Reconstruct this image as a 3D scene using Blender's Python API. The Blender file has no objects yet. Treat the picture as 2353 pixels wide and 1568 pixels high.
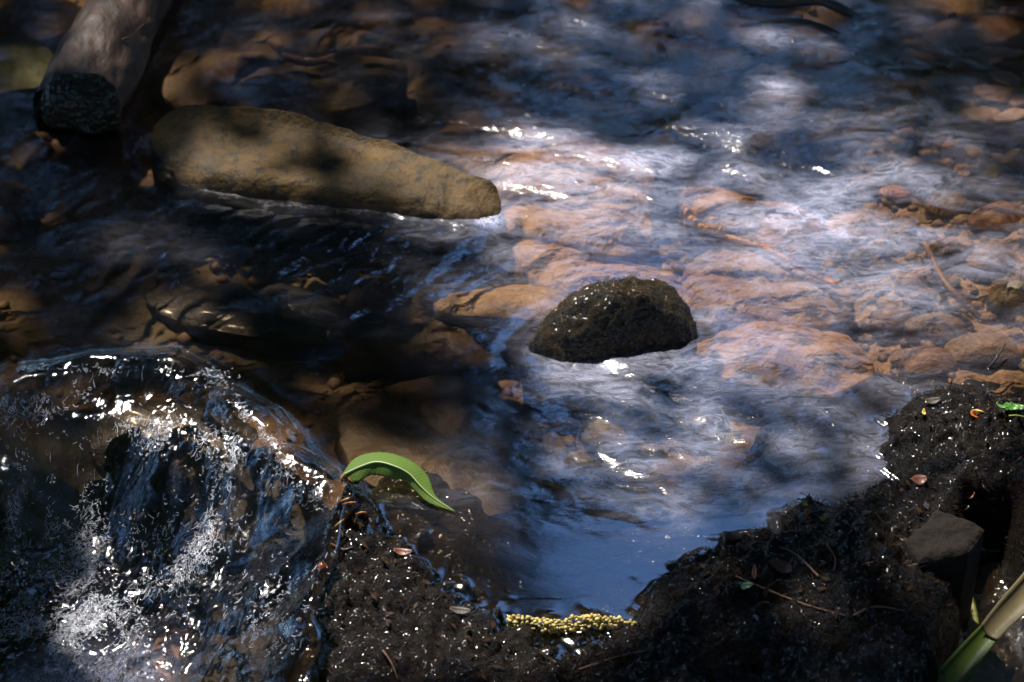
import bpy, bmesh, math, random
import numpy as np
from math import radians, sin, cos, pi
from mathutils import Vector

random.seed(7)
rng = np.random.default_rng(7)
scene = bpy.context.scene
COL = scene.collection

# ------------------------------------------------------------------ camera
DEP = radians(38.0)          # looking down on the brook
DIST = 2.126
LENS, SENSOR = 85.0, 36.0
CAM = np.array([0.0, -DIST * cos(DEP), DIST * sin(DEP)])
cam_data = bpy.data.cameras.new("camera")
cam = bpy.data.objects.new("camera", cam_data)
COL.objects.link(cam)
cam.location = CAM
cam.rotation_euler = (pi / 2 - DEP, 0, 0)
cam_data.lens = LENS
cam_data.sensor_width = SENSOR
cam_data.sensor_fit = 'HORIZONTAL'
cam_data.clip_start = 0.02
cam_data.clip_end = 300
cam_data.dof.use_dof = True
cam_data.dof.focus_distance = 1.95
cam_data.dof.aperture_fstop = 9.0
scene.camera = cam

# ------------------------------------------------------------------ sky, sun, exposure
SUN = np.array([-0.25, 0.40, 0.88])
SUN /= np.linalg.norm(SUN)
world = bpy.data.worlds.new("World")
scene.world = world
world.use_nodes = True
wn = world.node_tree
wn.nodes.clear()
sky = wn.nodes.new("ShaderNodeTexSky")
sky.sky_type = 'NISHITA'
sky.sun_disc = False
sky.air_density = 1.0
sky.dust_density = 0.0
sky.ozone_density = 10.0
sky.altitude = 0.0
sky.sun_elevation = math.asin(SUN[2])
sky.sun_rotation = math.atan2(SUN[0], SUN[1])
bg = wn.nodes.new("ShaderNodeBackground")
bg.inputs['Strength'].default_value = 0.15
wo = wn.nodes.new("ShaderNodeOutputWorld")
wn.links.new(sky.outputs[0], bg.inputs[0])
wn.links.new(bg.outputs[0], wo.inputs[0])

sun_data = bpy.data.lights.new("sun", 'SUN')
sun_data.energy = 3.2
sun_data.angle = radians(0.53)
sun_data.color = (1.0, 0.94, 0.87)
sun = bpy.data.objects.new("sun", sun_data)
COL.objects.link(sun)
sun.rotation_euler = Vector(SUN).to_track_quat('Z', 'Y').to_euler()

scene.view_settings.view_transform = 'Standard'
scene.view_settings.look = 'None'
scene.view_settings.exposure = 1.62
scene.view_settings.gamma = 1.0
scene.view_settings.use_curve_mapping = False
scene.render.engine = 'CYCLES'
scene.cycles.use_denoising = True
scene.cycles.max_bounces = 5
scene.cycles.diffuse_bounces = 2
scene.cycles.glossy_bounces = 3
scene.cycles.transmission_bounces = 4
scene.cycles.transparent_max_bounces = 8

# ------------------------------------------------------------------ helpers
IW, IH = 2353.0, 1568.0      # size of the survey grid laid over the place


def W(px, py, z=0.0):
    """point of the place at survey position px, py and height z"""
    px = np.asarray(px, float); py = np.asarray(py, float); z = np.asarray(z, float)
    k = SENSOR / LENS / IW
    u = (px - IW / 2) * k
    v = -(py - IH / 2) * k
    dx = u
    dy = cos(DEP) + v * sin(DEP)
    dz = -sin(DEP) + v * cos(DEP)
    t = (z - CAM[2]) / dz
    return np.stack([CAM[0] + dx * t, CAM[1] + dy * t, np.broadcast_to(z, t.shape) + 0 * t], -1)


def I(p):
    """survey position of world points"""
    p = np.asarray(p, float) - CAM
    f = p[..., 1] * cos(DEP) - p[..., 2] * sin(DEP)
    up = p[..., 1] * sin(DEP) + p[..., 2] * cos(DEP)
    k = SENSOR / LENS / IW
    f = np.where(f > 0.01, f, 0.01)
    return p[..., 0] / f / k + IW / 2, IH / 2 - up / f / k


_perm = np.random.default_rng(3).permutation(4096)
_g3 = np.random.default_rng(5).normal(size=(4096, 3))
_g3 /= np.linalg.norm(_g3, axis=1)[:, None]
_ga = np.random.default_rng(6).uniform(0, 2 * pi, 4096)
_g2 = np.stack([np.cos(_ga), np.sin(_ga)], 1).astype(np.float32)


def pn2(x, y, seed):
    x = np.asarray(x, np.float32); y = np.asarray(y, np.float32)
    xi = np.floor(x).astype(np.int32); yi = np.floor(y).astype(np.int32)
    xf = x - xi; yf = y - yi
    u = xf * xf * xf * (xf * (xf * 6 - 15) + 10); v = yf * yf * yf * (yf * (yf * 6 - 15) + 10)
    s = int(round(seed * 137.0))

    def g(a, b):
        gr = _g2[_perm[(_perm[(xi + a + s) & 4095] + yi + b) & 4095]]
        return gr[..., 0] * (xf - a) + gr[..., 1] * (yf - b)
    a0 = g(0, 0); a0 = a0 + (g(1, 0) - a0) * u
    b0 = g(0, 1); b0 = b0 + (g(1, 1) - b0) * u
    return (a0 + (b0 - a0) * v) * 1.5


def pn3(x, y, z):
    if np.ndim(z) == 0:
        return pn2(x, y, float(z))
    x = np.asarray(x, float); y = np.asarray(y, float); z = np.asarray(z, float)
    x, y, z = np.broadcast_arrays(x, y, z)
    xi = np.floor(x).astype(int); yi = np.floor(y).astype(int); zi = np.floor(z).astype(int)
    xf = x - xi; yf = y - yi; zf = z - zi
    f = lambda t: t * t * t * (t * (t * 6 - 15) + 10)
    u, v, w = f(xf), f(yf), f(zf)

    def g(a, b, c):
        h = _perm[(_perm[(_perm[(xi + a) & 4095] + yi + b) & 4095] + zi + c) & 4095]
        gr = _g3[h]
        return gr[..., 0] * (xf - a) + gr[..., 1] * (yf - b) + gr[..., 2] * (zf - c)
    l = lambda a, b, t: a + (b - a) * t
    return l(l(l(g(0, 0, 0), g(1, 0, 0), u), l(g(0, 1, 0), g(1, 1, 0), u), v),
             l(l(g(0, 0, 1), g(1, 0, 1), u), l(g(0, 1, 1), g(1, 1, 1), u), v), w) * 1.6


def fbm(x, y, z=0.0, o=4, lac=2.03, gain=0.5):
    a, s, r = 1.0, 1.0, 0.0
    for i in range(o):
        r = r + a * pn3(np.asarray(x) * s + 17.3 * i, np.asarray(y) * s - 9.1 * i, np.asarray(z) * s + 3.7 * i)
        s *= lac; a *= gain
    return r


def smooth(a, b, x):
    t = np.clip((x - a) / (b - a), 0, 1)
    return t * t * (3 - 2 * t)


def sdf(pts, X, Y):
    """signed distance to a polygon, positive inside"""
    P = np.asarray(pts, float)
    best = np.full(X.shape, 1e9)
    inside = np.zeros(X.shape, bool)
    n = len(P)
    for i in range(n):
        ax, ay = P[i]; bx, by = P[(i + 1) % n]
        ex, ey = bx - ax, by - ay
        t = np.clip(((X - ax) * ex + (Y - ay) * ey) / (ex * ex + ey * ey + 1e-12), 0, 1)
        d = (X - ax - t * ex) ** 2 + (Y - ay - t * ey) ** 2
        best = np.minimum(best, d)
        c = ((ay > Y) != (by > Y)) & (X < (bx - ax) * (Y - ay) / (by - ay + 1e-12) + ax)
        inside ^= c
    d = np.sqrt(best)
    return np.where(inside, d, -d)


def blob(ix, iy, cx, cy, rx, ry, rot=0.0):
    c, s = cos(radians(rot)), sin(radians(rot))
    x = (ix - cx) * c + (iy - cy) * s
    y = -(ix - cx) * s + (iy - cy) * c
    return np.exp(-((x / rx) ** 2 + (y / ry) ** 2))


def new_obj(name, verts, faces, mat=None, parent=None, smooth_=True, uvattrs=None):
    me = bpy.data.meshes.new(name)
    if isinstance(faces, np.ndarray):
        v = np.asarray(verts, np.float32)
        f = faces.astype(np.int32)
        me.vertices.add(len(v)); me.vertices.foreach_set("co", v.ravel())
        k = f.shape[1]
        me.loops.add(f.size); me.loops.foreach_set("vertex_index", f.ravel())
        me.polygons.add(len(f))
        me.polygons.foreach_set("loop_start", np.arange(0, f.size, k, dtype=np.int32))
        me.polygons.foreach_set("loop_total", np.full(len(f), k, dtype=np.int32))
        me.update(calc_edges=True)
    else:
        me.from_pydata([tuple(map(float, q)) for q in verts], [], faces)
    if uvattrs:
        for k, a in uvattrs.items():
            at = me.attributes.new(k, 'FLOAT', 'POINT')
            at.data.foreach_set("value", np.asarray(a, np.float32).ravel())
    me.validate()
    if smooth_:
        me.polygons.foreach_set("use_smooth", np.ones(len(me.polygons), bool))
    o = bpy.data.objects.new(name, me)
    COL.objects.link(o)
    if mat:
        me.materials.append(mat)
    if parent:
        o.parent = parent
    return o


def tag(o, label=None, cat=None, group=None, kind=None):
    if label: o["label"] = label
    if cat: o["category"] = cat
    if group: o["group"] = group
    if kind: o["kind"] = kind
    return o


def empty(name, loc, label, cat, group=None):
    o = bpy.data.objects.new(name, None)
    o.empty_display_size = 0.02
    COL.objects.link(o)
    o.location = loc
    return tag(o, label, cat, group)


def part(name, verts, faces, mat, parent, smooth_=True):
    v = np.asarray(verts, float) - np.array(parent.location)
    return new_obj(name, v, faces, mat, parent, smooth_)


def grid_faces(nu, nv, wrap_u=False):
    i = np.arange(nv - 1)[:, None] * nu
    j = np.arange(nu if wrap_u else nu - 1)[None, :]
    j2 = (j + 1) % nu
    return np.stack([i + j, i + j2, i + nu + j2, i + nu + j], -1).reshape(-1, 4)


# ------------------------------------------------------------------ materials
class N:
    def __init__(self, name):
        self.m = bpy.data.materials.new(name)
        self.m.use_nodes = True
        self.t = self.m.node_tree
        self.t.nodes.clear()
        self.out = self.t.nodes.new("ShaderNodeOutputMaterial")

    def n(self, typ, **kw):
        nd = self.t.nodes.new("ShaderNode" + typ)
        for k, v in kw.items():
            if k.startswith("_"):
                setattr(nd, k[1:], v)
            else:
                key = int(k[1:]) if k[0] == "i" and k[1:].isdigit() else k.replace("__", " ")
                s = nd.inputs[key]
                if hasattr(v, "is_output") or isinstance(v, bpy.types.NodeSocket):
                    self.t.links.new(v, s)
                else:
                    s.default_value = v
        return nd

    def link(self, a, b):
        self.t.links.new(a, b)

    def math(self, op, a, b=None, c=None, clamp=False):
        nd = self.t.nodes.new("ShaderNodeMath")
        nd.operation = op; nd.use_clamp = clamp
        for i, v in enumerate((a, b, c)):
            if v is None: continue
            if isinstance(v, bpy.types.NodeSocket): self.t.links.new(v, nd.inputs[i])
            else: nd.inputs[i].default_value = v
        return nd.outputs[0]

    def mix(self, fac, a, b, blend='MIX'):
        nd = self.t.nodes.new("ShaderNodeMix")
        nd.data_type = 'RGBA'; nd.blend_type = blend
        for s, v in ((nd.inputs[0], fac), (nd.inputs[6], a), (nd.inputs[7], b)):
            if isinstance(v, bpy.types.NodeSocket): self.t.links.new(v, s)
            else: s.default_value = v if not isinstance(v, (tuple, list)) else (*v[:3], 1)
        return nd.outputs[2]

    def ramp(self, fac, stops):
        nd = self.t.nodes.new("ShaderNodeValToRGB")
        e = nd.color_ramp.elements
        while len(e) < len(stops): e.new(0.5)
        for el, (p, c) in zip(e, stops):
            el.position = p
            el.color = (*c, 1) if isinstance(c, (tuple, list)) else (c, c, c, 1)
        self.t.links.new(fac, nd.inputs[0])
        return nd.outputs[0]

    def coord(self, scale=(1, 1, 1), rot=0.0, which='Object', loc=(0, 0, 0)):
        tc = self.t.nodes.new("ShaderNodeTexCoord")
        mp = self.t.nodes.new("ShaderNodeMapping")
        self.t.links.new(tc.outputs[which], mp.inputs[0])
        mp.inputs['Scale'].default_value = scale
        mp.inputs['Rotation'].default_value = (0, 0, rot)
        mp.inputs['Location'].default_value = loc
        return mp.outputs[0]

    def noise(self, vec, scale, detail=5, rough=0.55, dist=0.0):
        return self.n("TexNoise", Vector=vec, Scale=scale, Detail=detail, Roughness=rough, Distortion=dist)

    def surf(self, sh):
        self.t.links.new(sh, self.out.inputs[0])


def rock_mat(name, c1, c2, c3, rough=0.55, scale=18.0, bump=0.6, speck=0.35, coat=0.0, seed=0.0, spec=0.5, band=None):
    """c1 main, c2 patches, c3 specks and cracks"""
    m = N(name)
    v = m.coord(loc=(seed, seed * 0.7, seed * 1.3))
    n1 = m.noise(v, scale, 6, 0.6, 0.6)
    n2 = m.noise(v, scale * 4.3, 5, 0.65, 0.3)
    n3 = m.noise(v, scale * 16, 3, 0.6)
    col = m.mix(m.ramp(n1.outputs[0], [(0.36, 0.0), (0.64, 1.0)]), c1, c2)
    col = m.mix(m.math('MULTIPLY', m.ramp(n2.outputs[0], [(0.50, 0.0), (0.68, 1.0)]), speck * 1.6, clamp=True), col, c3)
    col = m.mix(m.ramp(n3.outputs[0], [(0.25, 0.42), (0.75, 0.0)]), col, tuple(x * 0.35 for x in c3))
    b1 = m.n("Bump", Strength=bump, Distance=0.004, Height=n2.outputs[0])
    b2 = m.n("Bump", Strength=bump, Distance=0.0012, Height=n3.outputs[0], Normal=b1.outputs[0])
    if band is not None:
        sx = m.n("SeparateXYZ", Vector=m.coord())
        zz = m.math('ADD', sx.outputs[2], m.math('MULTIPLY', m.math('SUBTRACT', n2.outputs[0], 0.5), 0.012))
        wet = m.math('DIVIDE', m.math('SUBTRACT', band + 0.004, zz), 0.008, clamp=True)
        col = m.mix(wet, col, m.mix(1.0, col, (0.34, 0.24, 0.20), 'MULTIPLY'))
    p = m.n("BsdfPrincipled", Base__Color=col, Roughness=rough, Normal=b2.outputs[0])
    p.inputs['Specular IOR Level'].default_value = spec
    p.inputs['Coat Weight'].default_value = coat
    p.inputs['Coat Roughness'].default_value = 0.18
    m.surf(p.outputs[0])
    return m.m


def wood_mat(name, c1, c2, c3, rough=0.6, scale=40, stretch=(1, 1, 0.12), bump=0.8, coat=0.0):
    m = N(name)
    v = m.coord(scale=stretch)
    n1 = m.noise(v, scale, 6, 0.65, 1.2)
    n2 = m.noise(v, scale * 3.5, 4, 0.6, 0.5)
    col = m.mix(m.ramp(n1.outputs[0], [(0.35, 0.0), (0.65, 1.0)]), c1, c2)
    col = m.mix(m.ramp(n2.outputs[0], [(0.56, 0.0), (0.72, 1.0)]), col, c3)
    b1 = m.n("Bump", Strength=bump, Distance=0.004, Height=n1.outputs[0])
    b2 = m.n("Bump", Strength=bump, Distance=0.0015, Height=n2.outputs[0], Normal=b1.outputs[0])
    p = m.n("BsdfPrincipled", Base__Color=col, Roughness=rough, Normal=b2.outputs[0])
    p.inputs['Coat Weight'].default_value = coat
    p.inputs['Coat Roughness'].default_value = 0.15
    m.surf(p.outputs[0])
    return m.m


def simple_mat(name, c1, c2, rough=0.45, scale=200, coat=0.0, trans=0.0, bump=0.3):
    m = N(name)
    v = m.coord()
    n1 = m.noise(v, scale, 4, 0.6, 0.3)
    col = m.mix(m.ramp(n1.outputs[0], [(0.35, 0.0), (0.65, 1.0)]), c1, c2)
    b1 = m.n("Bump", Strength=bump, Distance=0.0006, Height=n1.outputs[0])
    p = m.n("BsdfPrincipled", Base__Color=col, Roughness=rough, Normal=b1.outputs[0])
    p.inputs['Coat Weight'].default_value = coat
    p.inputs['Coat Roughness'].default_value = 0.12
    sh = p.outputs[0]
    if trans:
        tr = m.n("BsdfTranslucent", Color=col)
        mx = m.n("MixShader", Fac=trans, i1=sh, i2=tr.outputs[0])
        sh = mx.outputs[0]
    m.surf(sh)
    return m.m


# ------------------------------------------------------------------ lie of the land
SHORE = [(640, 2300), (668, 1750), (690, 1568), (700, 1480), (712, 1390), (738, 1280), (768, 1195), (800, 1118), (822, 1108),
         (850, 1160), (905, 1225), (945, 1265), (985, 1300), (1040, 1362), (1110, 1408), (1165, 1436),
         (1300, 1444), (1450, 1436), (1478, 1395), (1510, 1335), (1590, 1292), (1672, 1262), (1664, 1240),
         (1775, 1228), (1788, 1190), (1860, 1166), (1900, 1190), (1960, 1174), (2066, 1150), (2082, 1132), (2036, 1085), (2020, 1030),
         (2040, 975), (2085, 928), (2150, 906), (2260, 918), (2360, 938), (2600, 960), (3100, 1000), (3300, 2300)]
NOTCH = [(2222, 1262), (2298, 1266), (2304, 1335), (2345, 1395), (2375, 1480), (2390, 1600), (2420, 1900), (2080, 1900), (2170, 1600), (2205, 1470),
         (2200, 1340)]
PUDDLE = [(1240, 1452), (1400, 1452), (1420, 1490), (1330, 1530), (1270, 1540), (1215, 1495)]
LIP = [(-900, 980), (-300, 950), (0, 905), (110, 868), (210, 848), (320, 842), (390, 850), (460, 880), (530, 925), (590, 975), (640, 1035),
       (700, 1100), (772, 1165), (750, 1240), (722, 1340), (705, 1450), (690, 1568), (668, 1750), (640, 2300), (-900, 2300)]
w2 = lambda pts: W([p[0] for p in pts], [p[1] for p in pts], 0.0)[:, :2]
SHORE_W, NOTCH_W, LIP_W, PUDDLE_W = w2(SHORE), w2(NOTCH), w2(LIP), w2(PUDDLE)
DROP = 0.075


def lower(X, Y):
    """0 on the upper pool, 1 on the lower pool under the little cascade"""
    d = sdf(LIP_W, X, Y) + 0.010 * pn3(X * 22, Y * 22, 4.0)
    return smooth(-0.01, 0.17, d)


def water_base(X, Y):
    d = sdf(LIP_W, X, Y) + 0.012 * pn3(X * 18, Y * 18, 4.0)
    z = -DROP * smooth(-0.012, 0.17, d)
    z = z + 0.012 * np.exp(-(d / 0.02) ** 2) * smooth(-1.2, -0.3, X)          # the hump of the lip
    # humps of water running over hidden stones in the fall
    ix, iy = I(np.stack([X, Y, 0 * X], -1))
    z = z + 0.016 * blob(ix, iy, 400, 1010, 200, 80, 10) - 0.006 * blob(ix, iy, 570, 1200, 70, 150)
    # slow drop of the whole surface on the left of the boulder
    return z


def bank_h(X, Y, fine=True):
    d = sdf(SHORE_W, X, Y)
    dn = sdf(NOTCH_W, X, Y)
    d = np.minimum(d, -dn * np.where(dn < 0, 3.5, 1.0))
    dp = sdf(PUDDLE_W, X, Y)
    ix, iy = I(np.stack([X, Y, 0 * X], -1))
    right = smooth(1330, 1560, ix)
    farright = smooth(1700, 2050, ix) * smooth(1080, 1220, iy)
    left = 1 - smooth(760, 980, ix)
    top = 0.020 + 0.020 * right + 0.038 * farright
    inside = top * (1 - np.exp(-np.maximum(d, 0) / (0.045 - 0.015 * right)))
    k = 0.30 + 1.5 * left + 0.18 * right + 0.5 * smooth(2090, 2200, ix) * smooth(1150, 1250, iy)
    outside = -np.maximum(-d, 0) * k - 0.002
    shallow = -0.020 - 0.8 * np.maximum(-d - 0.05, 0)
    outside = outside * left + np.maximum(outside, shallow) * (1 - left)
    h = np.where(d > 0, inside, outside)
    h = np.where(dp > 0, np.minimum(h, -0.002 - 0.2 * np.maximum(dp, 0)), h)
    env = smooth(-0.12, 0.0, d)
    h = h + smooth(0.0, 0.06, d) * 0.008 * fbm(X * 17, Y * 17, 12.0, 2)
    patchy = np.clip(0.7 + 1.5 * pn3(X * 16, Y * 16, 15.0), 0.05, 1.6)
    h = h + env * (0.0058 * fbm(X * 42, Y * 42, 1.0, 2) + 0.004 * np.maximum(pn3(X * 75, Y * 75, 8.0), -0.2))
    if fine:
        e2 = smooth(-0.02, 0.02, d)
        h = h + e2 * patchy * (0.0045 * fbm(X * 110, Y * 110, 2.0, 3, 2.1, 0.6) + 0.002 * np.abs(pn3(X * 300, Y * 300, 6.0)))
        h = h + env * (1 - e2) * 0.0006 * fbm(X * 160, Y * 160, 2.0, 2)
    # fades away outside the survey
    return h


def bed_h(X, Y):
    ix, iy = I(np.stack([X, Y, 0 * X], -1))
    z = -0.055 + 0.0 * X
    z = z - 0.05 * blob(ix, iy, 1050, 250, 330, 130) - 0.035 * blob(ix, iy, 1700, 420, 260, 45, 12)
    z = z - 0.035 * blob(ix, iy, 1950, 360, 250, 40, -14) - 0.04 * blob(ix, iy, 600, 620, 600, 110, 6)
    z = z - 0.03 * blob(ix, iy, 1480, 940, 170, 70, -20)
    z = z + 0.03 * smooth(1850, 2250, ix) * smooth(-50, 200, iy)
    z = z - 0.085 * lower(X, Y)
    z = z + 0.012 * fbm(X * 9, Y * 9, 3.0, 4) + 0.0022 * fbm(X * 45, Y * 45, 5.0, 3)
    # far and near banks
    edge = smooth(1.0, 1.9, Y) + smooth(1.5, 2.3, np.abs(X)) + smooth(-1.0, -1.8, Y)
    z = z + np.minimum(edge, 1.0) * (0.22 + 0.05 * fbm(X * 2, Y * 2, 9.0, 3))
    return z


def axis(lo, hi, a, b, step, coarse):
    core = np.arange(a, b + step / 2, step)
    l = np.arange(lo, a - coarse / 2, coarse)
    r = np.arange(core[-1] + coarse, hi + coarse / 2, coarse)
    return np.concatenate([l, core, r])


# --- the bed
xs = axis(-2.6, 2.6, -0.66, 0.66, 0.0034, 0.06)
ys = axis(-2.2, 2.6, -0.50, 0.76, 0.0034, 0.06)
X, Y = np.meshgrid(xs, ys)
Z = bed_h(X, Y)
ix, iy = I(np.stack([X, Y, 0 * X], -1))
algae = np.clip(0.9 * blob(ix, iy, 1150, 170, 420, 170) + 0.9 * blob(ix, iy, 1700, 425, 260, 40, 12) + 0.9 * blob(ix, iy, 1980, 350, 240, 40, -14)
                + 0.8 * blob(ix, iy, 1430, 960, 220, 90, 20) + 0.5 * blob(ix, iy, 1900, 80, 260, 110) + 0.75 * blob(ix, iy, 450, 620, 700, 230), 0, 0.92)  # last and widest patch darkens the bed on the left
m = N("stream_bed_sediment")
v = m.coord()
n1 = m.noise(v, 11, 6, 0.62, 0.8); n2 = m.noise(v, 60, 5, 0.65, 0.4); n3 = m.noise(v, 260, 3, 0.6)
vo = m.n("TexVoronoi", Vector=v, Scale=75.0); vo.feature = 'F1'
col = m.mix(m.ramp(n1.outputs[0], [(0.36, 0.0), (0.64, 1.0)]), (0.23, 0.135, 0.066), (0.12, 0.070, 0.036))
col = m.mix(m.ramp(n2.outputs[0], [(0.48, 0.0), (0.66, 0.8)]), col, (0.32, 0.21, 0.13))
col = m.mix(m.ramp(n3.outputs[0], [(0.3, 0.6), (0.55, 0.0)]), col, (0.03, 0.02, 0.014))
at = m.n("Attribute", _attribute_name="algae")
col = m.mix(at.outputs['Fac'], col, m.mix(m.ramp(n2.outputs[0], [(0.4, 0.0), (0.6, 1.0)]), (0.014, 0.022, 0.008), (0.030, 0.038, 0.012)))
pt = m.n("Attribute", _attribute_name="bed_dark")  # darker bed from the lip downstream
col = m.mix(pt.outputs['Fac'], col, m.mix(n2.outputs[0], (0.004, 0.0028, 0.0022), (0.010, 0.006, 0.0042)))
b = m.n("Bump", Strength=0.5, Distance=0.005, Height=n2.outputs[0])
b2 = m.n("Bump", Strength=0.6, Distance=0.002, Height=n3.outputs[0], Normal=b.outputs[0])
p = m.n("BsdfPrincipled", Base__Color=col, Roughness=0.75, Normal=b2.outputs[0])
m.surf(p.outputs[0])
MAT_BED = m.m
bed = new_obj("stream_bed", np.stack([X, Y, Z], -1).reshape(-1, 3), grid_faces(len(xs), len(ys)), MAT_BED, uvattrs={"algae": algae, "bed_dark": smooth(-0.03, 0.0, sdf(LIP_W, X, Y))})
tag(bed, kind="structure")

# --- the country round about, out to the horizon
m = N("forest_floor")
v = m.coord()
n1 = m.noise(v, 1.5, 6, 0.6, 0.5); n2 = m.noise(v, 14, 5, 0.65)
col = m.mix(n1.outputs[0], (0.05, 0.035, 0.02), (0.03, 0.04, 0.014))
col = m.mix(m.ramp(n2.outputs[0], [(0.45, 0.0), (0.65, 1.0)]), col, (0.09, 0.06, 0.035))
p = m.n("BsdfPrincipled", Base__Color=col, Roughness=0.9)
m.surf(p.outputs[0])
rings = [2.35, 3.2, 5, 9, 18, 40, 90]
na = 64
gv = []
for r in rings:
    for k in range(na):
        a = 2 * pi * k / na
        # the first ring is square, like the edge of the bed
        q = 1.0 / max(abs(cos(a)), abs(sin(a))) if r < 3 else 1.0
        x, y = r * cos(a) * q, r * sin(a) * q * (0.97 if r < 3 else 1) + (0.1 if r < 3 else 0)
        z = 0.10 + (0.0 if r < 3 else 0.25 * min(r / 20, 1) * (1 + fbm(x * 0.15, y * 0.15, 1.0, 2)))
        gv.append((x, y, float(z)))
ground = new_obj("ground", np.array(gv), grid_faces(na, len(rings), True), m.m)
tag(ground, kind="structure")

# --- the peaty bank in front
xs = axis(-0.42, 1.9, -0.26, 0.66, 0.0021, 0.03)
ys = axis(-1.5, 0.14, -0.47, 0.14, 0.0021, 0.03)
X, Y = np.meshgrid(xs, ys)
Z = bank_h(X, Y)
m = N("wet_peat")
v = m.coord()
n1 = m.noise(v, 30, 6, 0.65, 0.5); n2 = m.noise(v, 170, 5, 0.7, 0.4); n3 = m.noise(v, 620, 3, 0.6)
col = m.mix(m.ramp(n1.outputs[0], [(0.38, 0.0), (0.62, 1.0)]), (0.0085, 0.005, 0.003), (0.0032, 0.0023, 0.0016))
col = m.mix(m.ramp(n2.outputs[0], [(0.52, 0.0), (0.72, 0.8)]), col, (0.020, 0.011, 0.006))
gm = m.noise(v, 55, 4, 0.6, 0.5)
col = m.mix(m.ramp(gm.outputs[0], [(0.62, 0.0), (0.74, 0.7)]), col, (0.014, 0.020, 0.005))
b = m.n("Bump", Strength=0.9, Distance=0.004, Height=n2.outputs[0])
b2 = m.n("Bump", Strength=0.9, Distance=0.0014, Height=n3.outputs[0], Normal=b.outputs[0])
p = m.n("BsdfPrincipled", Base__Color=col, Roughness=0.6, Normal=b2.outputs[0])
p.inputs['Specular IOR Level'].default_value = 0.1
p.inputs['Coat Weight'].default_value = 0.45
p.inputs['Coat Roughness'].default_value = 0.07
sm = m.noise(v, 190, 0.6, 0.5, 0.3)
b3 = m.n("Bump", Strength=1.0, Distance=0.0045, Height=sm.outputs[0])
m.link(b3.outputs[0], p.inputs['Coat Normal'])
m.surf(p.outputs[0])
MAT_PEAT = m.m
keep = Z > bed_h(X, Y) - 0.02
bank = new_obj("peat_bank", np.stack([X, Y, Z], -1).reshape(-1, 3), grid_faces(len(xs), len(ys)), MAT_PEAT)
tag(bank, kind="structure")

# ------------------------------------------------------------------ water
# outlines of the two stones that stand out of the water
BO = [(352, 300, .012), (376, 262, .026), (432, 244, .032), (560, 248, .032), (700, 270, .030), (820, 304, .028), (930, 340, .026), (1030, 384, .022),
      (1092, 408, .020), (1130, 424, .017), (1150, 446, .011), (1150, 484, .003), (1122, 506, -.001), (1050, 510, .000), (960, 502, .001), (860, 488, .001), (720, 470, .001),
      (600, 458, .001), (500, 444, .000), (420, 428, -.001), (364, 390, -.003), (346, 340, .002)]
MO = [(1202, 846, -.014), (1220, 782, .000), (1258, 728, .008), (1325, 682, .018), (1412, 652, .026), (1500, 648, .028), (1552, 668, .026), (1584, 714, .018),
      (1602, 766, .004), (1576, 800, -.004), (1490, 822, -.008), (1400, 846, -.010), (1296, 876, -.018)]
xs = np.concatenate([np.arange(-2.5, -0.63, 0.05), np.arange(-0.60, -0.16, 0.0011), np.arange(-0.16, 0.62, 0.0019), np.arange(0.64, 2.5, 0.05)])
ys = np.concatenate([np.arange(-1.9, -0.48, 0.05), np.arange(-0.45, -0.02, 0.0011), np.arange(-0.02, 0.72, 0.0019), np.arange(0.75, 2.2, 0.05)])
X, Y = np.meshgrid(xs, ys)
ix, iy = I(np.stack([X, Y, 0 * X], -1))
Z = water_base(X, Y)


def rot(X, Y, deg, sx=1.0, sy=1.0):
    c, s = cos(radians(deg)), sin(radians(deg))
    return (X * c + Y * s) * sx, (-X * s + Y * c) * sy


low = lower(X, Y)
casc = smooth(-0.015, 0.02, sdf(LIP_W, X, Y))
# choppiness (about the slope) of the surface, place by place
riffle = np.clip(blob(ix, iy, 1620, 230, 520, 230, 10) + blob(ix, iy, 1750, 60, 350, 90) + 0.6 * blob(ix, iy, 1250, 330, 300, 200)
                 + 0.46 * blob(ix, iy, 1950, 560, 600, 260) + 0.45 * blob(ix, iy, 1350, 130, 250, 130), 0, 1)
mid = np.clip(0.8 * blob(ix, iy, 1480, 930, 330, 150, 18) + 0.6 * blob(ix, iy, 1750, 960, 330, 140) + 0.7 * blob(ix, iy, 1470, 1110, 300, 110), 0, 1)
leftc = np.clip(0.7 * blob(ix, iy, 450, 620, 500, 140, -12) + 0.6 * blob(ix, iy, 1000, 620, 260, 110, -20) + 0.5 * blob(ix, iy, 900, 60, 500, 90)
                + 0.5 * blob(ix, iy, 150, 450, 250, 160), 0, 1)
shore_d = -np.minimum(sdf(SHORE_W, X, Y), -sdf(NOTCH_W, X, Y))
calm = smooth(0.0, 0.10, shore_d) * (1 - 0.6 * blob(ix, iy, 1400, 1300, 230, 120)) * (1 - 0.8 * blob(ix, iy, 1050, 1120, 200, 170))


def train(weight, *ws):
    """sum of wave trains, worked out only where the weight counts"""
    out = np.zeros(X.shape)
    k = weight > 0.004
    x, y = X[k], Y[k]
    out[k] = sum(a * waves(x, y, d, s, l, st, ri) for a, d, s, l, st, ri in ws) * weight[k]
    return out


def waves(X, Y, deg, seed, lam, stretch=2.6, ridged=0.5):
    wx = X + 0.35 * lam * fbm(X / lam * 0.55, Y / lam * 0.55, seed + 31, 2)
    wy = Y + 0.35 * lam * fbm(X / lam * 0.55, Y / lam * 0.55, seed + 57, 2)
    a, b_ = rot(wx, wy, deg, 1 / lam / stretch, 1 / lam)
    n = pn3(a, b_, seed)
    return ((1 - ridged) * n + ridged * (0.5 - np.abs(n)) * 1.2) * lam


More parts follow.
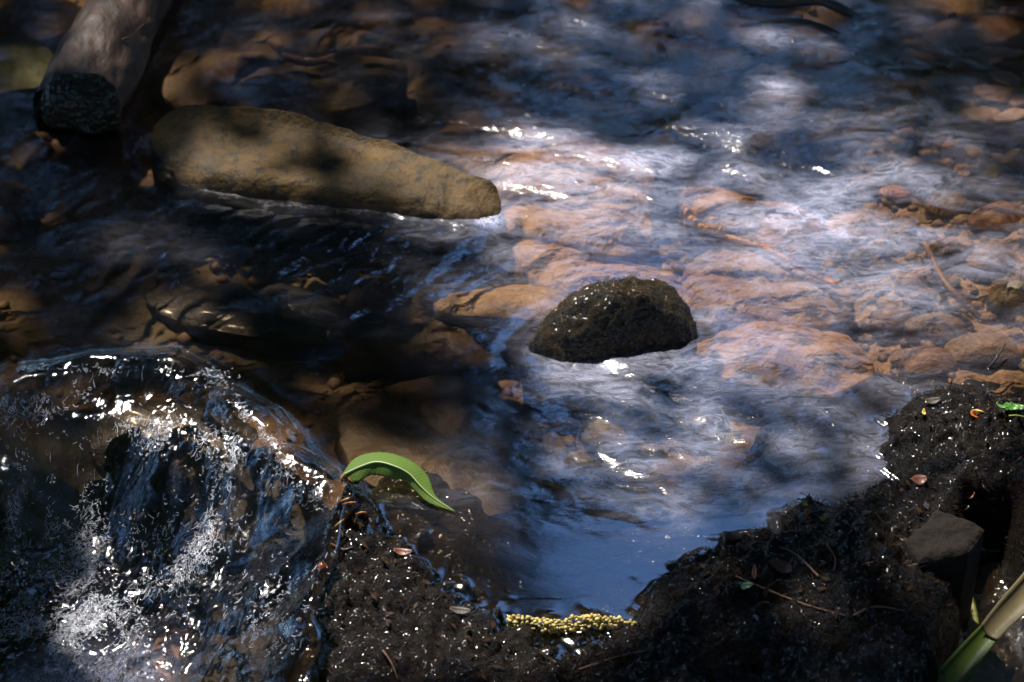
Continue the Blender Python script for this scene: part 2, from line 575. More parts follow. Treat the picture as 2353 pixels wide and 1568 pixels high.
up = (1 - casc)
EXT = smooth(0.9, 0.65, np.abs(X)) * smooth(1.2, 0.8, Y)
uc = EXT * up * calm
Z = Z + train(uc * (0.30 * riffle + 0.025), (0.30, -8, 1.5, 0.060, 2.4, .4), (0.32, -16, 2.5, 0.030, 2.6, .4), (0.25, -4, 3.5, 0.016, 2.6, .4), (0.18, -20, 4.5, 0.0085, 2.2, .4))
Z = Z + train(uc * 0.36 * mid, (0.24, -32, 6.5, 0.055, 2.2, .45), (0.28, -24, 7.5, 0.028, 2.2, .45), (0.22, -40, 8.5, 0.014, 2.0, .45))
Z = Z + train(uc * 0.42 * leftc, (0.22, 48, 11.5, 0.050, 3.0, .4), (0.26, 40, 12.5, 0.024, 3.2, .4), (0.20, 55, 13.5, 0.012, 3.0, .4))
dl = sdf(LIP_W, X, Y)
rough_w = np.clip(1.1 * np.exp(-((dl - 0.006) / 0.010) ** 2) * smooth(850, 300, iy - 0.9 * ix + 250 * 0) * 0 + 1.0 * np.exp(-((dl - 0.008) / 0.011) ** 2) * smooth(1230, 1120, iy)
                  + 1.0 * blob(ix, iy, 390, 1000, 190, 62, 6) + 0.8 * blob(ix, iy, 520, 1110, 40, 130, 18) + 0.9 * blob(ix, iy, 690, 1110, 70, 60, 30) + 1.0 * blob(ix, iy, 440, 1260, 110, 150, 42)
                  + 1.15 * blob(ix, iy, 230, 1330, 130, 190, -4) + 1.0 * blob(ix, iy, 90, 1450, 170, 80) + 0.7 * blob(ix, iy, 620, 1390, 110, 110, 30) + 0.7 * blob(ix, iy, 30, 1130, 60, 120)
                  + 0.5 * blob(ix, iy, 60, 950, 120, 60), 0, 1.1) * casc
rough_w = rough_w * np.clip(0.75 + 0.9 * fbm(X * 26, Y * 26, 7.7, 2), 0.12, 1.25)
Z = Z + train(EXT * casc * 0.09, (0.50, 75, 31.5, 0.055, 2.2, .4), (0.4, 70, 32.5, 0.024, 2.6, .4))
Z = Z + train(EXT * rough_w * 0.85, (0.22, 75, 21.5, 0.055, 1.5, .5), (0.28, 70, 22.5, 0.026, 1.6, .5), (0.60, 80, 23.5, 0.013, 1.6, .5), (0.55, 72, 24.5, 0.0072, 1.7, .5), (0.40, 66, 25.5, 0.0042, 1.7, .5))
# meniscus where the sheet meets the bank
hb = np.full(X.shape, -1.0)
nearb = shore_d < 0.12
hb[nearb] = bank_h(X[nearb], Y[nearb], False)
gap = np.maximum(-hb - 0.0, 0)
Z = Z + up * 0.0024 * np.exp(-gap / 0.0018) * smooth(-0.2, -0.02, sdf(SHORE_W, X, Y))

for ol, am in ((BO, 1.0), (MO, 0.35)):
    pw = W([q[0] for q in ol], [q[1] for q in ol], [q[2] for q in ol])[:, :2]
    bx0, by0 = pw.min(0) - 0.05; bx1, by1 = pw.max(0) + 0.05
    k = (X > bx0) & (X < bx1) & (Y > by0) & (Y < by1)
    dd = np.maximum(-sdf(pw, X[k], Y[k]), 0)
    Z[k] += am * 0.0022 * np.exp(-dd / 0.006) * (0.6 + 0.8 * np.maximum(pn2(X[k] * 35, Y[k] * 35, 3.0), -0.5)) - 0.0010 * np.exp(-((dd - 0.018) / 0.008) ** 2)
painted_gleam = np.clip(0.85 * riffle * calm + 0.85 * mid + 0.12 * leftc, 0, 1) * up  # pale veils painted in for sky reflections and streaked glints
painted_gleam = painted_gleam * (1 - 0.6 * blob(ix, iy, 1900, 370, 330, 50, -12)) * (1 - 0.7 * blob(ix, iy, 1050, 250, 240, 130))
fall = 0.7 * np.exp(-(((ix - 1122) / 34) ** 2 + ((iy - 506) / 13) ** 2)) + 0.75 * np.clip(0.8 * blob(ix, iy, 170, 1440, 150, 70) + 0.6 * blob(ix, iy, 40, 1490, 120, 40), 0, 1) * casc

m = N("brook_water")
v = m.coord()
aF = m.n("Attribute", _attribute_name="painted_gleam").outputs['Fac']
aC = m.n("Attribute", _attribute_name="fall").outputs['Fac']
aB = m.n("Attribute", _attribute_name="chop").outputs['Fac']
# small ripples beyond the mesh
vs = m.coord(scale=(0.5, 1.0, 1.0), rot=radians(12))
rn = m.noise(vs, 160, 3, 0.55, 1.2)
bmp = m.n("Bump", Height=rn.outputs[0], Distance=0.0016)
m.link(m.math('MULTIPLY', aB, 1.0, clamp=True), bmp.inputs['Strength'])
rn2 = m.noise(m.coord(scale=(1.0, 0.6, 1.0), rot=radians(-14)), 330, 2, 0.5, 1.0)
bmp2 = m.n("Bump", Height=rn2.outputs[0], Distance=0.00025, Normal=bmp.outputs[0])
m.link(m.n("Attribute", _attribute_name="spray").outputs['Fac'], bmp2.inputs['Strength'])
bmp = bmp2
fr = m.n("Fresnel", IOR=2.0, Normal=bmp.outputs[0])
rgh = m.math('ADD', m.math('MULTIPLY', m.n("Attribute", _attribute_name="spray").outputs['Fac'], -0.06), m.math('ADD', m.math('MULTIPLY', m.n("Attribute", _attribute_name="painted_gleam").outputs['Fac'], 0.08), 0.10))
gl = m.n("BsdfGlossy", Color=(1, 1, 1, 1), Roughness=rgh, Normal=bmp.outputs[0])
tr = m.n("BsdfTransparent", Color=(0.96, 0.845, 0.69, 1))
body = m.n("MixShader", Fac=fr.outputs[0], i1=tr.outputs[0], i2=gl.outputs[0])
# painted threads of sky reflection and glint drawn out along the current
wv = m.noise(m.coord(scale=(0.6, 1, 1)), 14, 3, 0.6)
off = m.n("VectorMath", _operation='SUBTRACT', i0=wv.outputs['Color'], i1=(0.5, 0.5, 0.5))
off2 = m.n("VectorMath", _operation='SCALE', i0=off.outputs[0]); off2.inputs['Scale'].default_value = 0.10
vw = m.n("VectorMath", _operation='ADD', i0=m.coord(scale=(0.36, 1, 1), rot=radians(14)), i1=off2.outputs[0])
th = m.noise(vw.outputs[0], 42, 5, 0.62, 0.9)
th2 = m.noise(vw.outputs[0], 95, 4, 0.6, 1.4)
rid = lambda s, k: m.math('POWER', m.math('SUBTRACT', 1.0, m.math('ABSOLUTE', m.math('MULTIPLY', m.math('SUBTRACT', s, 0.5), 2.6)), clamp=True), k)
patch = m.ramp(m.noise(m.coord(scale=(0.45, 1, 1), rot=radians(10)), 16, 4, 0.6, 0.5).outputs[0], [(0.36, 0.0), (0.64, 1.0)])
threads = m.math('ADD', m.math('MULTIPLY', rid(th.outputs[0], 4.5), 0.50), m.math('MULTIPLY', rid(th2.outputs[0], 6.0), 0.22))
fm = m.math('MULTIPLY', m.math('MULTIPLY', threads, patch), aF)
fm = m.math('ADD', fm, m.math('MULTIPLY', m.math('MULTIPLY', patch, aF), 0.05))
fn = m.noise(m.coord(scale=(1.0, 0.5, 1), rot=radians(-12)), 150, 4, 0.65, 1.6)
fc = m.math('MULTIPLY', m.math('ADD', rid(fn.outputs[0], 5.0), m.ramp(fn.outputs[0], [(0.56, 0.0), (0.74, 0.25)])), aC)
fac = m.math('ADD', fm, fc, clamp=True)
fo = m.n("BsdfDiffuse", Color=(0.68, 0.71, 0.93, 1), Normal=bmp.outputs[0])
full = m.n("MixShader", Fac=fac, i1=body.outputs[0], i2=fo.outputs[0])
m.surf(full.outputs[0])
chop = np.clip(0.5 * riffle + 0.4 * mid + 0.3 * leftc, 0, 1) * up * calm + 0.7 * rough_w + 0.02
water = new_obj("stream_water", np.stack([X, Y, Z], -1).reshape(-1, 3), grid_faces(len(xs), len(ys)), m.m,
                uvattrs={"painted_gleam": painted_gleam, "fall": fall, "chop": chop, "spray": casc})
tag(water, kind="structure")


# white threads painted on the fall as sun glints, with froth at the foot
def water_at(x, y):
    i_ = np.clip(np.searchsorted(xs, x) - 1, 0, len(xs) - 2); j_ = np.clip(np.searchsorted(ys, y) - 1, 0, len(ys) - 2)
    fx_ = (x - xs[i_]) / (xs[i_ + 1] - xs[i_]); fy_ = (y - ys[j_]) / (ys[j_ + 1] - ys[j_])
    return ((Z[j_, i_] * (1 - fx_) + Z[j_, i_ + 1] * fx_) * (1 - fy_) + (Z[j_ + 1, i_] * (1 - fx_) + Z[j_ + 1, i_ + 1] * fx_) * fy_)


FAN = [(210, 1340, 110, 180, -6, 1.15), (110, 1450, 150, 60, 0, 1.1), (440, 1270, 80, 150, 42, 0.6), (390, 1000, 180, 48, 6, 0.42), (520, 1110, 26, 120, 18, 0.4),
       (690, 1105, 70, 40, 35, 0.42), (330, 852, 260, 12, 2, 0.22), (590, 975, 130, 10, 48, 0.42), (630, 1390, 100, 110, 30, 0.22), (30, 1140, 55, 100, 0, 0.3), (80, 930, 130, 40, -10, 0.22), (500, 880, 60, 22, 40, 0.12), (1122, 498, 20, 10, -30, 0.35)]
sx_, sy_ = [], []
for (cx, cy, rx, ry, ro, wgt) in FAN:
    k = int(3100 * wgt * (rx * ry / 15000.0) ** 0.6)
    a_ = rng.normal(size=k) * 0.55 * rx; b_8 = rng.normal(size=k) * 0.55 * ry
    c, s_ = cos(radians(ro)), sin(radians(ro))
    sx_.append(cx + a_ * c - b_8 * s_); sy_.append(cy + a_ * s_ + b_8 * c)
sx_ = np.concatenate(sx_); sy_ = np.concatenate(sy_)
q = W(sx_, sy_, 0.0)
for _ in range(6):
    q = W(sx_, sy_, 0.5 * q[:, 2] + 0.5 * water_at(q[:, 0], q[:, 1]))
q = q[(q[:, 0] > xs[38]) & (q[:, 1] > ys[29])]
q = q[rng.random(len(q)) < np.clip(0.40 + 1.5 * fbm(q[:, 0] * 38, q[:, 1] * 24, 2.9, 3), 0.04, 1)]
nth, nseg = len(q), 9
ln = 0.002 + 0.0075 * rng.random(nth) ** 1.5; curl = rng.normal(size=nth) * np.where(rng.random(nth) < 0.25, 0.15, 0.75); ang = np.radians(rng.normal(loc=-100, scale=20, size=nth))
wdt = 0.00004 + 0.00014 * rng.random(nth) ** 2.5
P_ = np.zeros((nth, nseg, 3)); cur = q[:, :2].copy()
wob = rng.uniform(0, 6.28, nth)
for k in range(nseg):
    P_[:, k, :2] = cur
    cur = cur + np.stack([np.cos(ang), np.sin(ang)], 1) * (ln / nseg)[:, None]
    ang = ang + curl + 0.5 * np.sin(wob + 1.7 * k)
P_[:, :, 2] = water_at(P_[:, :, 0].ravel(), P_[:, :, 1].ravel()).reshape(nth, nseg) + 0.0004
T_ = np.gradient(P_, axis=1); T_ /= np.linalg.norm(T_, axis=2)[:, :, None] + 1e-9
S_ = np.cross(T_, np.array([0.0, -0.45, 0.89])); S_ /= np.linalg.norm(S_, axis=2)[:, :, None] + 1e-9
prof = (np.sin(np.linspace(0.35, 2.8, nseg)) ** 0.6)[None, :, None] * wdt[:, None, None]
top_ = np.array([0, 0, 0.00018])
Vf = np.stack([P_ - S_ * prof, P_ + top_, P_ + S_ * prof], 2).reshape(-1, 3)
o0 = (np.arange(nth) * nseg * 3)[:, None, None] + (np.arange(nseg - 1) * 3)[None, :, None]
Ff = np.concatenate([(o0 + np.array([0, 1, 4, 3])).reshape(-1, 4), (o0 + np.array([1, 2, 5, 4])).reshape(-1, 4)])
M_GLINT = simple_mat("painted_glints", (0.82, 0.84, 0.90), (0.72, 0.76, 0.86), 0.25, 300, 0.3, 0.2, 0)
tag(new_obj("painted_gleam", Vf, Ff, M_GLINT), "fine curling white threads painted as sun glints and froth on the small cascade", "painted_gleam", kind="stuff")


# ------------------------------------------------------------------ stones
def loop_curve(P, n):
    P = np.asarray(P, float)
    k = len(P)
    out = []
    for i in range(n):
        t = i / n * k
        j = int(t); f = t - j
        a, b_, c, d = P[(j - 1) % k], P[j % k], P[(j + 1) % k], P[(j + 2) % k]
        out.append(0.5 * (2 * b_ + (c - a) * f + (2 * a - 5 * b_ + 4 * c - d) * f * f + (3 * b_ - a - 3 * c + d) * f ** 3))
    return np.array(out)


def stone(name, outline, top, mat, label, cat="stone", group=None, p=2.6, zbot=-0.12, rough=0.004, freq=30, n=72, rings=12, z=None,
          under=0.92, seed=0.0, obj_parts=False):
    if z is not None:
        outline = [(q[0], q[1], z) for q in outline]
    R = loop_curve(W([q[0] for q in outline], [q[1] for q in outline], [q[2] for q in outline]), n)
    c = R.mean(0)
    zc = c[2] + top
    V = []
    for i in range(1, rings + 1):
        r = i / rings
        r = 1 - (1 - r) ** 1.6
        q = c + (R - c) * r
        q[:, 2] = R[:, 2] + (zc - R[:, 2]) * (1 - r ** p)
        V.append(q)
    for s_, f in ((0.12, 1.012), (0.35, 1.0), (0.7, 0.97), (1.0, under)):
        q = c + (R - c) * f
        q[:, 2] = R[:, 2] + (zbot - R[:, 2]) * s_
        V.append(q)
    V = np.concatenate(V)
    cen = np.array([[c[0], c[1], zc]])
    V = np.concatenate([V, cen])
    d = rough * fbm(V[:, 0] * freq + seed, V[:, 1] * freq - seed, V[:, 2] * freq + 3 * seed, 4, 2.1, 0.55)
    dirv = V - np.array([c[0], c[1], min(zbot, c[2] - 0.03)])
    dirv /= np.linalg.norm(dirv, axis=1)[:, None] + 1e-9
    V = V + dirv * d[:, None]
    F = grid_faces(n, rings + 4, True).tolist()
    k = len(V) - 1
    F += [[k, (i + 1) % n, i] for i in range(n)]
    base = np.array([c[0], c[1], zbot])
    o = new_obj(name, V - base, F, mat)
    o.location = base
    tag(o, label, cat, group)
    return o


def ell(cx, cy, rx, ry, rot_=0, n=9, jit=0.12, seed=0):
    r_ = random.Random(seed + int(cx) * 7 + int(cy))
    c, s = cos(radians(rot_)), sin(radians(rot_))
    out = []
    for k in range(n):
        a = 2 * pi * k / n
        f = 1 + r_.uniform(-jit, jit)
        x, y = rx * f * cos(a), ry * f * sin(a)
        out.append((cx + x * c - y * s, cy + x * s + y * c))
    return out


M_BOULDER = rock_mat("olive_tan_rock", (0.105, 0.056, 0.007), (0.046, 0.028, 0.006), (0.014, 0.010, 0.006), 0.66, 17, 0.8, 0.75, 0.0, 1.0, 0.3, 0.134)
M_TAN = rock_mat("tan_rock", (0.30, 0.175, 0.095), (0.22, 0.12, 0.07), (0.10, 0.055, 0.035), 0.6, 16, 0.5, 0.3, 0, 2.0)
M_PINK = rock_mat("pinkish_rock", (0.27, 0.160, 0.090), (0.17, 0.10, 0.06), (0.34, 0.235, 0.15), 0.6, 18, 0.6, 0.4, 0, 3.0)
M_PURP = rock_mat("mauve_rock", (0.20, 0.125, 0.095), (0.13, 0.08, 0.062), (0.28, 0.19, 0.15), 0.6, 18, 0.6, 0.4, 0, 4.0)
M_OCHRE = rock_mat("ochre_rock", (0.066, 0.036, 0.010), (0.036, 0.020, 0.008), (0.020, 0.012, 0.007), 0.6, 16, 0.6, 0.4, 0, 5.0)
M_BROWN = rock_mat("brown_rock", (0.125, 0.075, 0.042), (0.075, 0.048, 0.028), (0.20, 0.13, 0.08), 0.6, 20, 0.7, 0.4, 0, 6.0)
M_OLIVE = rock_mat("olive_brown_rock", (0.095, 0.066, 0.030), (0.06, 0.045, 0.022), (0.15, 0.10, 0.05), 0.6, 18, 0.6, 0.35, 0, 7.0)
M_GREEN = rock_mat("algae_green_rock", (0.045, 0.068, 0.004), (0.028, 0.046, 0.004), (0.018, 0.025, 0.005), 0.6, 22, 0.6, 0.35, 0, 8.0)
M_YELL = rock_mat("straw_rock", (0.27, 0.18, 0.07), (0.19, 0.115, 0.045), (0.10, 0.06, 0.03), 0.6, 22, 0.5, 0.3, 0, 9.0)
M_ORANGE = rock_mat("orange_rock", (0.38, 0.15, 0.065), (0.30, 0.12, 0.055), (0.16, 0.07, 0.04), 0.55, 40, 0.5, 0.3, 0, 10.0)
M_PALE = rock_mat("pale_rock", (0.42, 0.33, 0.20), (0.34, 0.25, 0.14), (0.2, 0.14, 0.08), 0.55, 40, 0.4, 0.25, 0, 11.0)
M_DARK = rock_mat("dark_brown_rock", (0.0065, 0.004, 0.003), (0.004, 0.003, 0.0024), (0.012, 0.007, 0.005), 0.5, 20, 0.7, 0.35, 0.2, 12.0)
M_SHALE = rock_mat("red_brown_shale", (0.15, 0.075, 0.042), (0.10, 0.052, 0.032), (0.20, 0.11, 0.07), 0.6, 26, 0.5, 0.35, 0, 13.0)

# the long boulder in the stream
boulder = stone("boulder", BO, 0.007, M_BOULDER, "long olive-tan boulder with a tapering end lying across the stream", "boulder", None, 7.0, -0.13, 0.0036, 26, 150, 26, seed=1)
# wet mossy rock in mid stream
mm = N("wet_mossy_rock")
v = mm.coord()
n1 = mm.noise(v, 40, 6, 0.65, 0.5); n2 = mm.noise(v, 210, 5, 0.7, 0.4); n3 = mm.noise(v, 640, 3, 0.6)
col = mm.mix(mm.ramp(n1.outputs[0], [(0.4, 0.0), (0.6, 1.0)]), (0.030, 0.018, 0.006), (0.011, 0.009, 0.0035))
col = mm.mix(mm.ramp(n2.outputs[0], [(0.5, 0.0), (0.7, 0.9)]), col, (0.042, 0.026, 0.009))
bb = mm.n("Bump", Strength=0.9, Distance=0.004, Height=n2.outputs[0])
bb2 = mm.n("Bump", Strength=0.9, Distance=0.0014, Height=n3.outputs[0], Normal=bb.outputs[0])
p = mm.n("BsdfPrincipled", Base__Color=col, Roughness=0.6, Normal=bb2.outputs[0])
p.inputs['Specular IOR Level'].default_value = 0.1
p.inputs['Coat Weight'].default_value = 0.6
p.inputs['Coat Roughness'].default_value = 0.07
sm = mm.noise(v, 210, 0.6, 0.5, 0.3)
b3 = mm.n("Bump", Strength=1.0, Distance=0.0045, Height=sm.outputs[0])
mm.link(b3.outputs[0], p.inputs['Coat Normal'])
mm.surf(p.outputs[0])
M_MOSSY = mm.m
mossy_root = empty("mossy_rock", W(1410, 770, -0.08), "small dark rock glistening with wet moss in midstream", "rock")
mr = stone("rock", MO, 0.044, M_MOSSY, None, None, p=2.4, zbot=-0.10, rough=0.0032, freq=60, n=150, rings=40, seed=2, under=1.35)
for k in ("label", "category"):
    if k in mr: del mr[k]
mr.parent = mossy_root
mr.location = mr.location - mossy_root.location

S = stone
S("slab", [(955, 335), (1050, 275), (1190, 232), (1340, 245), (1440, 285), (1496, 395), (1492, 470), (1498, 535), (1440, 590), (1330, 566), (1235, 545), (1165, 525), (1142, 440), (1040, 375)],
  0.012, M_PINK, "wide pinkish-brown slab under the rippled water beside the boulder's tip", "stone", None, 5.0, -0.11, 0.005, 24, 90, 14, z=-0.020, seed=3)
S("ledge_stone", [(1180, 565), (1260, 560), (1380, 604), (1480, 612), (1562, 640), (1580, 720), (1540, 740), (1440, 720), (1310, 690), (1225, 650)],
  0.010, M_PINK, "flat tan ledge stone just behind the wet mossy rock", "stone", None, 5.0, -0.11, 0.004, 26, 72, 12, z=-0.022, seed=4)
S("flat_stone", [(1572, 610), (1640, 575), (1800, 600), (1900, 650), (1965, 700), (1900, 748), (1700, 742), (1606, 735), (1572, 690)],
  0.010, M_PURP, "flat mauve-brown stone under the orange stick", "stone", None, 5.0, -0.11, 0.005, 26, 72, 12, z=-0.022, seed=5)
S("flat_stone", [(1572, 430), (1700, 445), (1850, 482), (1892, 540), (1800, 575), (1650, 565), (1582, 520)],
  0.012, M_TAN, "flat orange-tan stone below the dark green channel", "stone", None, 4.0, -0.11, 0.004, 26, 72, 12, z=-0.020, seed=6)
S("rounded_stone", [(1592, 800), (1640, 768), (1760, 750), (1880, 760), (1985, 800), (2000, 860), (1900, 905), (1740, 890), (1620, 850)],
  0.012, M_TAN, "smooth tan stone just under water on the far side of the blue reflections", "stone", None, 3.0, -0.11, 0.008, 22, 72, 12, z=-0.026, seed=7)
S("rounded_stone", [(1000, 695), (1060, 664), (1190, 655), (1290, 672), (1330, 705), (1240, 735), (1100, 730), (1020, 720)],
  0.010, M_YELL, "straw-yellow stone under the wet mossy rock's upstream side", "stone", None, 3.0, -0.11, 0.004, 26, 60, 10, z=-0.018, seed=8)
S("rounded_stone", [(522, 222), (560, 180), (640, 150), (760, 125), (880, 130), (935, 160), (905, 210), (820, 245), (700, 262), (580, 255)],
  0.014, M_OLIVE, "rounded olive-brown stone half hidden behind the long boulder", "stone", None, 2.6, -0.12, 0.004, 26, 72, 12, z=-0.030, seed=9)
S("rounded_stone", [(345, 192), (400, 130), (520, 100), (620, 95), (640, 130), (560, 160), (512, 215), (450, 245), (380, 228)],
  0.012, M_BROWN, "crooked brown stone between the log and the long boulder", "stone", None, 3.0, -0.12, 0.005, 26, 60, 12, z=-0.034, seed=10)
S("flat_stone", [(612, 84), (700, 70), (850, 76), (905, 100), (840, 126), (720, 122), (645, 110)],
  0.010, M_PINK, "pinkish stone beneath the dark sunken twig", "stone", None, 3.0, -0.12, 0.003, 26, 60, 10, z=-0.028, seed=11)
S("algae_stone", [(-90, 110), (20, 88), (100, 103), (138, 150), (112, 192), (20, 212), (-90, 225)],
  0.006, M_GREEN, "moss-green algae-covered stone beside the log", "stone", None, 2.6, -0.12, 0.004, 26, 60, 12, z=-0.014, seed=12)
S("boulder", [(1560, 290), (1700, 205), (1900, 150), (2080, 165), (2200, 235), (2190, 285), (2010, 305), (1850, 335), (1700, 335)],
  0.018, M_BROWN, "broad rough brown boulder under the riffle", "stone", None, 3.0, -0.10, 0.009, 30, 90, 16, z=-0.026, seed=13)
S("flat_stone", [(782, 960), (900, 885), (1080, 862), (1180, 905), (1240, 985), (1262, 1100), (1200, 1165), (1050, 1195), (900, 1140), (815, 1080)],
  0.004, M_OCHRE, "broad ochre-brown slab under the shallows behind the green leaf", "stone", None, 4.0, -0.11, 0.009, 20, 90, 14, z=-0.030, seed=14)
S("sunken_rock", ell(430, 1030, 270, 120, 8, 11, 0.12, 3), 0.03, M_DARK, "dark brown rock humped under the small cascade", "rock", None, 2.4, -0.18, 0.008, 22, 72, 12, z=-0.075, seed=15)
S("sunken_rock", ell(560, 1480, 190, 90, -10, 11, 0.12, 4), 0.012, M_SHALE, "reddish-brown rock under the pool below the cascade", "rock", None, 2.4, -0.2, 0.008, 22, 60, 12, z=-0.125, seed=16)
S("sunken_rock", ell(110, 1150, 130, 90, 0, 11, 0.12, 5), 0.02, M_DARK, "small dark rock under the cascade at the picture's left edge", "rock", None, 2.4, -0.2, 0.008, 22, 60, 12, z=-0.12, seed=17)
S("rounded_stone", ell(52, 345, 60, 46, 10, 9, 0.1, 1), 0.010, M_BROWN, "round brown stone in front of the log's cut end", "stone", None, 2.4, -0.12, 0.004, 26, 48, 10, z=-0.022, seed=18)
S("rounded_stone", ell(20, 452, 68, 36, 0, 9, 0.1, 2), 0.010, M_OCHRE, "rusty stone under water below the round brown stone", "stone", None, 2.4, -0.12, 0.004, 26, 48, 10, z=-0.030, seed=19)
S("rounded_stone", ell(90, 45, 110, 42, -8, 9, 0.14, 6), 0.012, M_BROWN, "dim brown stone behind the green algae stone", "stone", None, 2.6, -0.12, 0.005, 26, 48, 10, z=-0.024, seed=20)
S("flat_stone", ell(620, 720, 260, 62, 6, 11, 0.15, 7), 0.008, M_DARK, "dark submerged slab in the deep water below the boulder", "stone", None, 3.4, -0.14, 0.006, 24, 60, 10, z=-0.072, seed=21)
S("flat_stone", ell(980, 790, 170, 50, 8, 11, 0.15, 8), 0.008, M_OCHRE, "brown submerged slab between mossy rock and dark pool", "stone", None, 3.4, -0.14, 0.006, 24, 60, 10, z=-0.036, seed=22)

# cobbles and pebbles on the right, sunlit
PEB = [
    (2325, 304, 19, 14, 0, M_ORANGE, "bright orange pebble at the far right shallows", -0.006),
    (2250, 347, 34, 15, 4, M_PALE, "pale cream pebble beside the orange pebble", -0.012),
    (2190, 336, 24, 11, 0, M_ORANGE, "dull orange pebble left of the cream pebble", -0.014),
    (2056, 440, 34, 14, 8, M_ORANGE, "rounded salmon-orange pebble in the sunlit cobbles", -0.018),
    (1915, 462, 40, 32, -10, M_TAN, "tan-orange cobble at the tip of the green channel", -0.02),
    (1990, 430, 46, 24, 0, M_BROWN, "brown cobble between two orange pebbles", -0.022),
    (2130, 400, 60, 26, -6, M_BROWN, "long brown cobble at the channel's edge", -0.022),
    (2290, 415, 72, 34, 0, M_OLIVE, "olive-brown cobble near the right edge", -0.02),
    (2330, 372, 40, 22, 0, M_YELL, "mustard-yellow cobble at the right edge", -0.02),
    (2180, 470, 54, 28, 6, M_BROWN, "wide brown cobble above the brown stick", -0.022),
    (2290, 500, 62, 30, -4, M_SHALE, "reddish cobble at the right edge", -0.024),
    (1970, 520, 70, 28, 4, M_TAN, "tan cobble right of the pale root", -0.022),
    (2080, 545, 50, 24, 0, M_OLIVE, "olive cobble left of the brown stick", -0.024),
    (2180, 580, 46, 26, 0, M_BROWN, "brown cobble right of the brown stick", -0.024),
    (2270, 590, 60, 28, 8, M_PURP, "mauve cobble at the right edge of the rapids", -0.024),
    (2000, 600, 58, 26, 10, M_BROWN, "brown cobble past the orange stick's tip", -0.024),
    (2110, 640, 52, 22, 0, M_TAN, "tan cobble beside the lower brown stick", -0.024),
    (2120, 686, 30, 17, 6, M_YELL, "small straw-yellow cobble left of the brown stick's foot", -0.016),
    (2050, 735, 52, 22, 0, M_PURP, "mauve cobble above the smooth tan stone", -0.022),
    (2150, 750, 70, 26, 4, M_BROWN, "brown cobble right of the smooth tan stone", -0.022),
    (2260, 800, 90, 34, 0, M_BROWN, "broad brown cobble upstream of the mossy bank", -0.022),
    (2130, 830, 70, 28, 0, M_SHALE, "reddish-brown cobble upstream of the mossy bank", -0.022),
    (2330, 680, 60, 30, 0, M_OLIVE, "olive cobble in the blue rapids at the right edge", -0.026),
    (2120, 215, 50, 28, 30, M_BROWN, "brown stone left of the shale flakes", -0.024),
    (2080, 110, 110, 40, 10, M_SHALE, "dim red-brown stone in the top corner shade", -0.02),
    (2250, 70, 120, 34, -6, M_SHALE, "large dim red stone in the top right corner", -0.012),
    (1230, 470, 50, 24, 8, M_TAN, "tan cobble lying on the pinkish slab", -0.016),
    (1350, 480, 46, 20, 0, M_SHALE, "rusty cobble lying on the pinkish slab", -0.016),
    (1450, 545, 40, 20, 10, M_PALE, "pale cobble at the pinkish slab's near corner", -0.014),
    (1530, 440, 34, 26, 20, M_DARK, "dark round stone in the gap right of the pinkish slab", -0.02),
    (1800, 350, 60, 22, 6, M_TAN, "tan cobble on the near side of the riffle", -0.02),
    (1700, 380, 54, 20, -4, M_BROWN, "brown cobble above the dark green channel", -0.022),
    (1950, 330, 70, 24, -10, M_OLIVE, "olive cobble below the broad brown boulder", -0.022),
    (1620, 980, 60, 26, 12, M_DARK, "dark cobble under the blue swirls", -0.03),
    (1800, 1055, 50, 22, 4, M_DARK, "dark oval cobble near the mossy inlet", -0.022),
    (1385, 1000, 60, 30, 16, M_OLIVE, "olive cobble under the first blue swirls", -0.034),
]
for i, (cx, cy, rx, ry, ro, mt, lab, z) in enumerate(PEB):
    if "on the pinkish slab" not in lab and "slab's near corner" not in lab:      # resting on the bed
        for _ in range(3):
            q = W(cx, cy, z)
            z = min(float(bed_h(q[0:1], q[1:2])[0]) + (0.010 if rx < 40 else 0.014), -0.010)
    S("pebble" if rx < 40 else "cobble", ell(cx, cy, rx, ry, ro, 9, 0.13, i), 0.006 if rx < 40 else 0.012, mt, lab, "pebble" if rx < 40 else "cobble",
      "stones on the stream bed", 2.3, z - (0.012 if rx < 40 else 0.03), 0.0024, 34, 40, 8, z=z - 0.002, seed=30 + i)
FL = [(2285, 215, 48, 22, 10, "flat brown shale flake with a pale corner"), (2330, 205, 26, 11, 4, "thin shale flake on top of the flake pile"),
      (2310, 180, 40, 14, 12, "red-brown shale flake at the back of the flake pile"), (2345, 235, 30, 13, -4, "orange-brown shale flake at the picture's edge"),
      (2260, 262, 50, 20, 6, "broad dark shale flake in front of the flake pile"), (2320, 268, 44, 16, -8, "slanting shale flake behind the bright orange pebble"),
      (2235, 160, 44, 20, 24, "tilted shale flake left of the flake pile"), (2300, 130, 60, 22, -6, "shadowed shale flake behind the flake pile")]
for i, (cx, cy, rx, ry, ro, lab) in enumerate(FL):
    S("shale_flake", ell(cx, cy, rx, ry, ro, 6, 0.2, 60 + i), 0.003, M_SHALE, lab, "stone", "shale flakes at the stream edge", 9.0, -0.05, 0.002, 40, 36, 7, z=-0.004 + 0.002 * (i % 3), seed=80 + i)

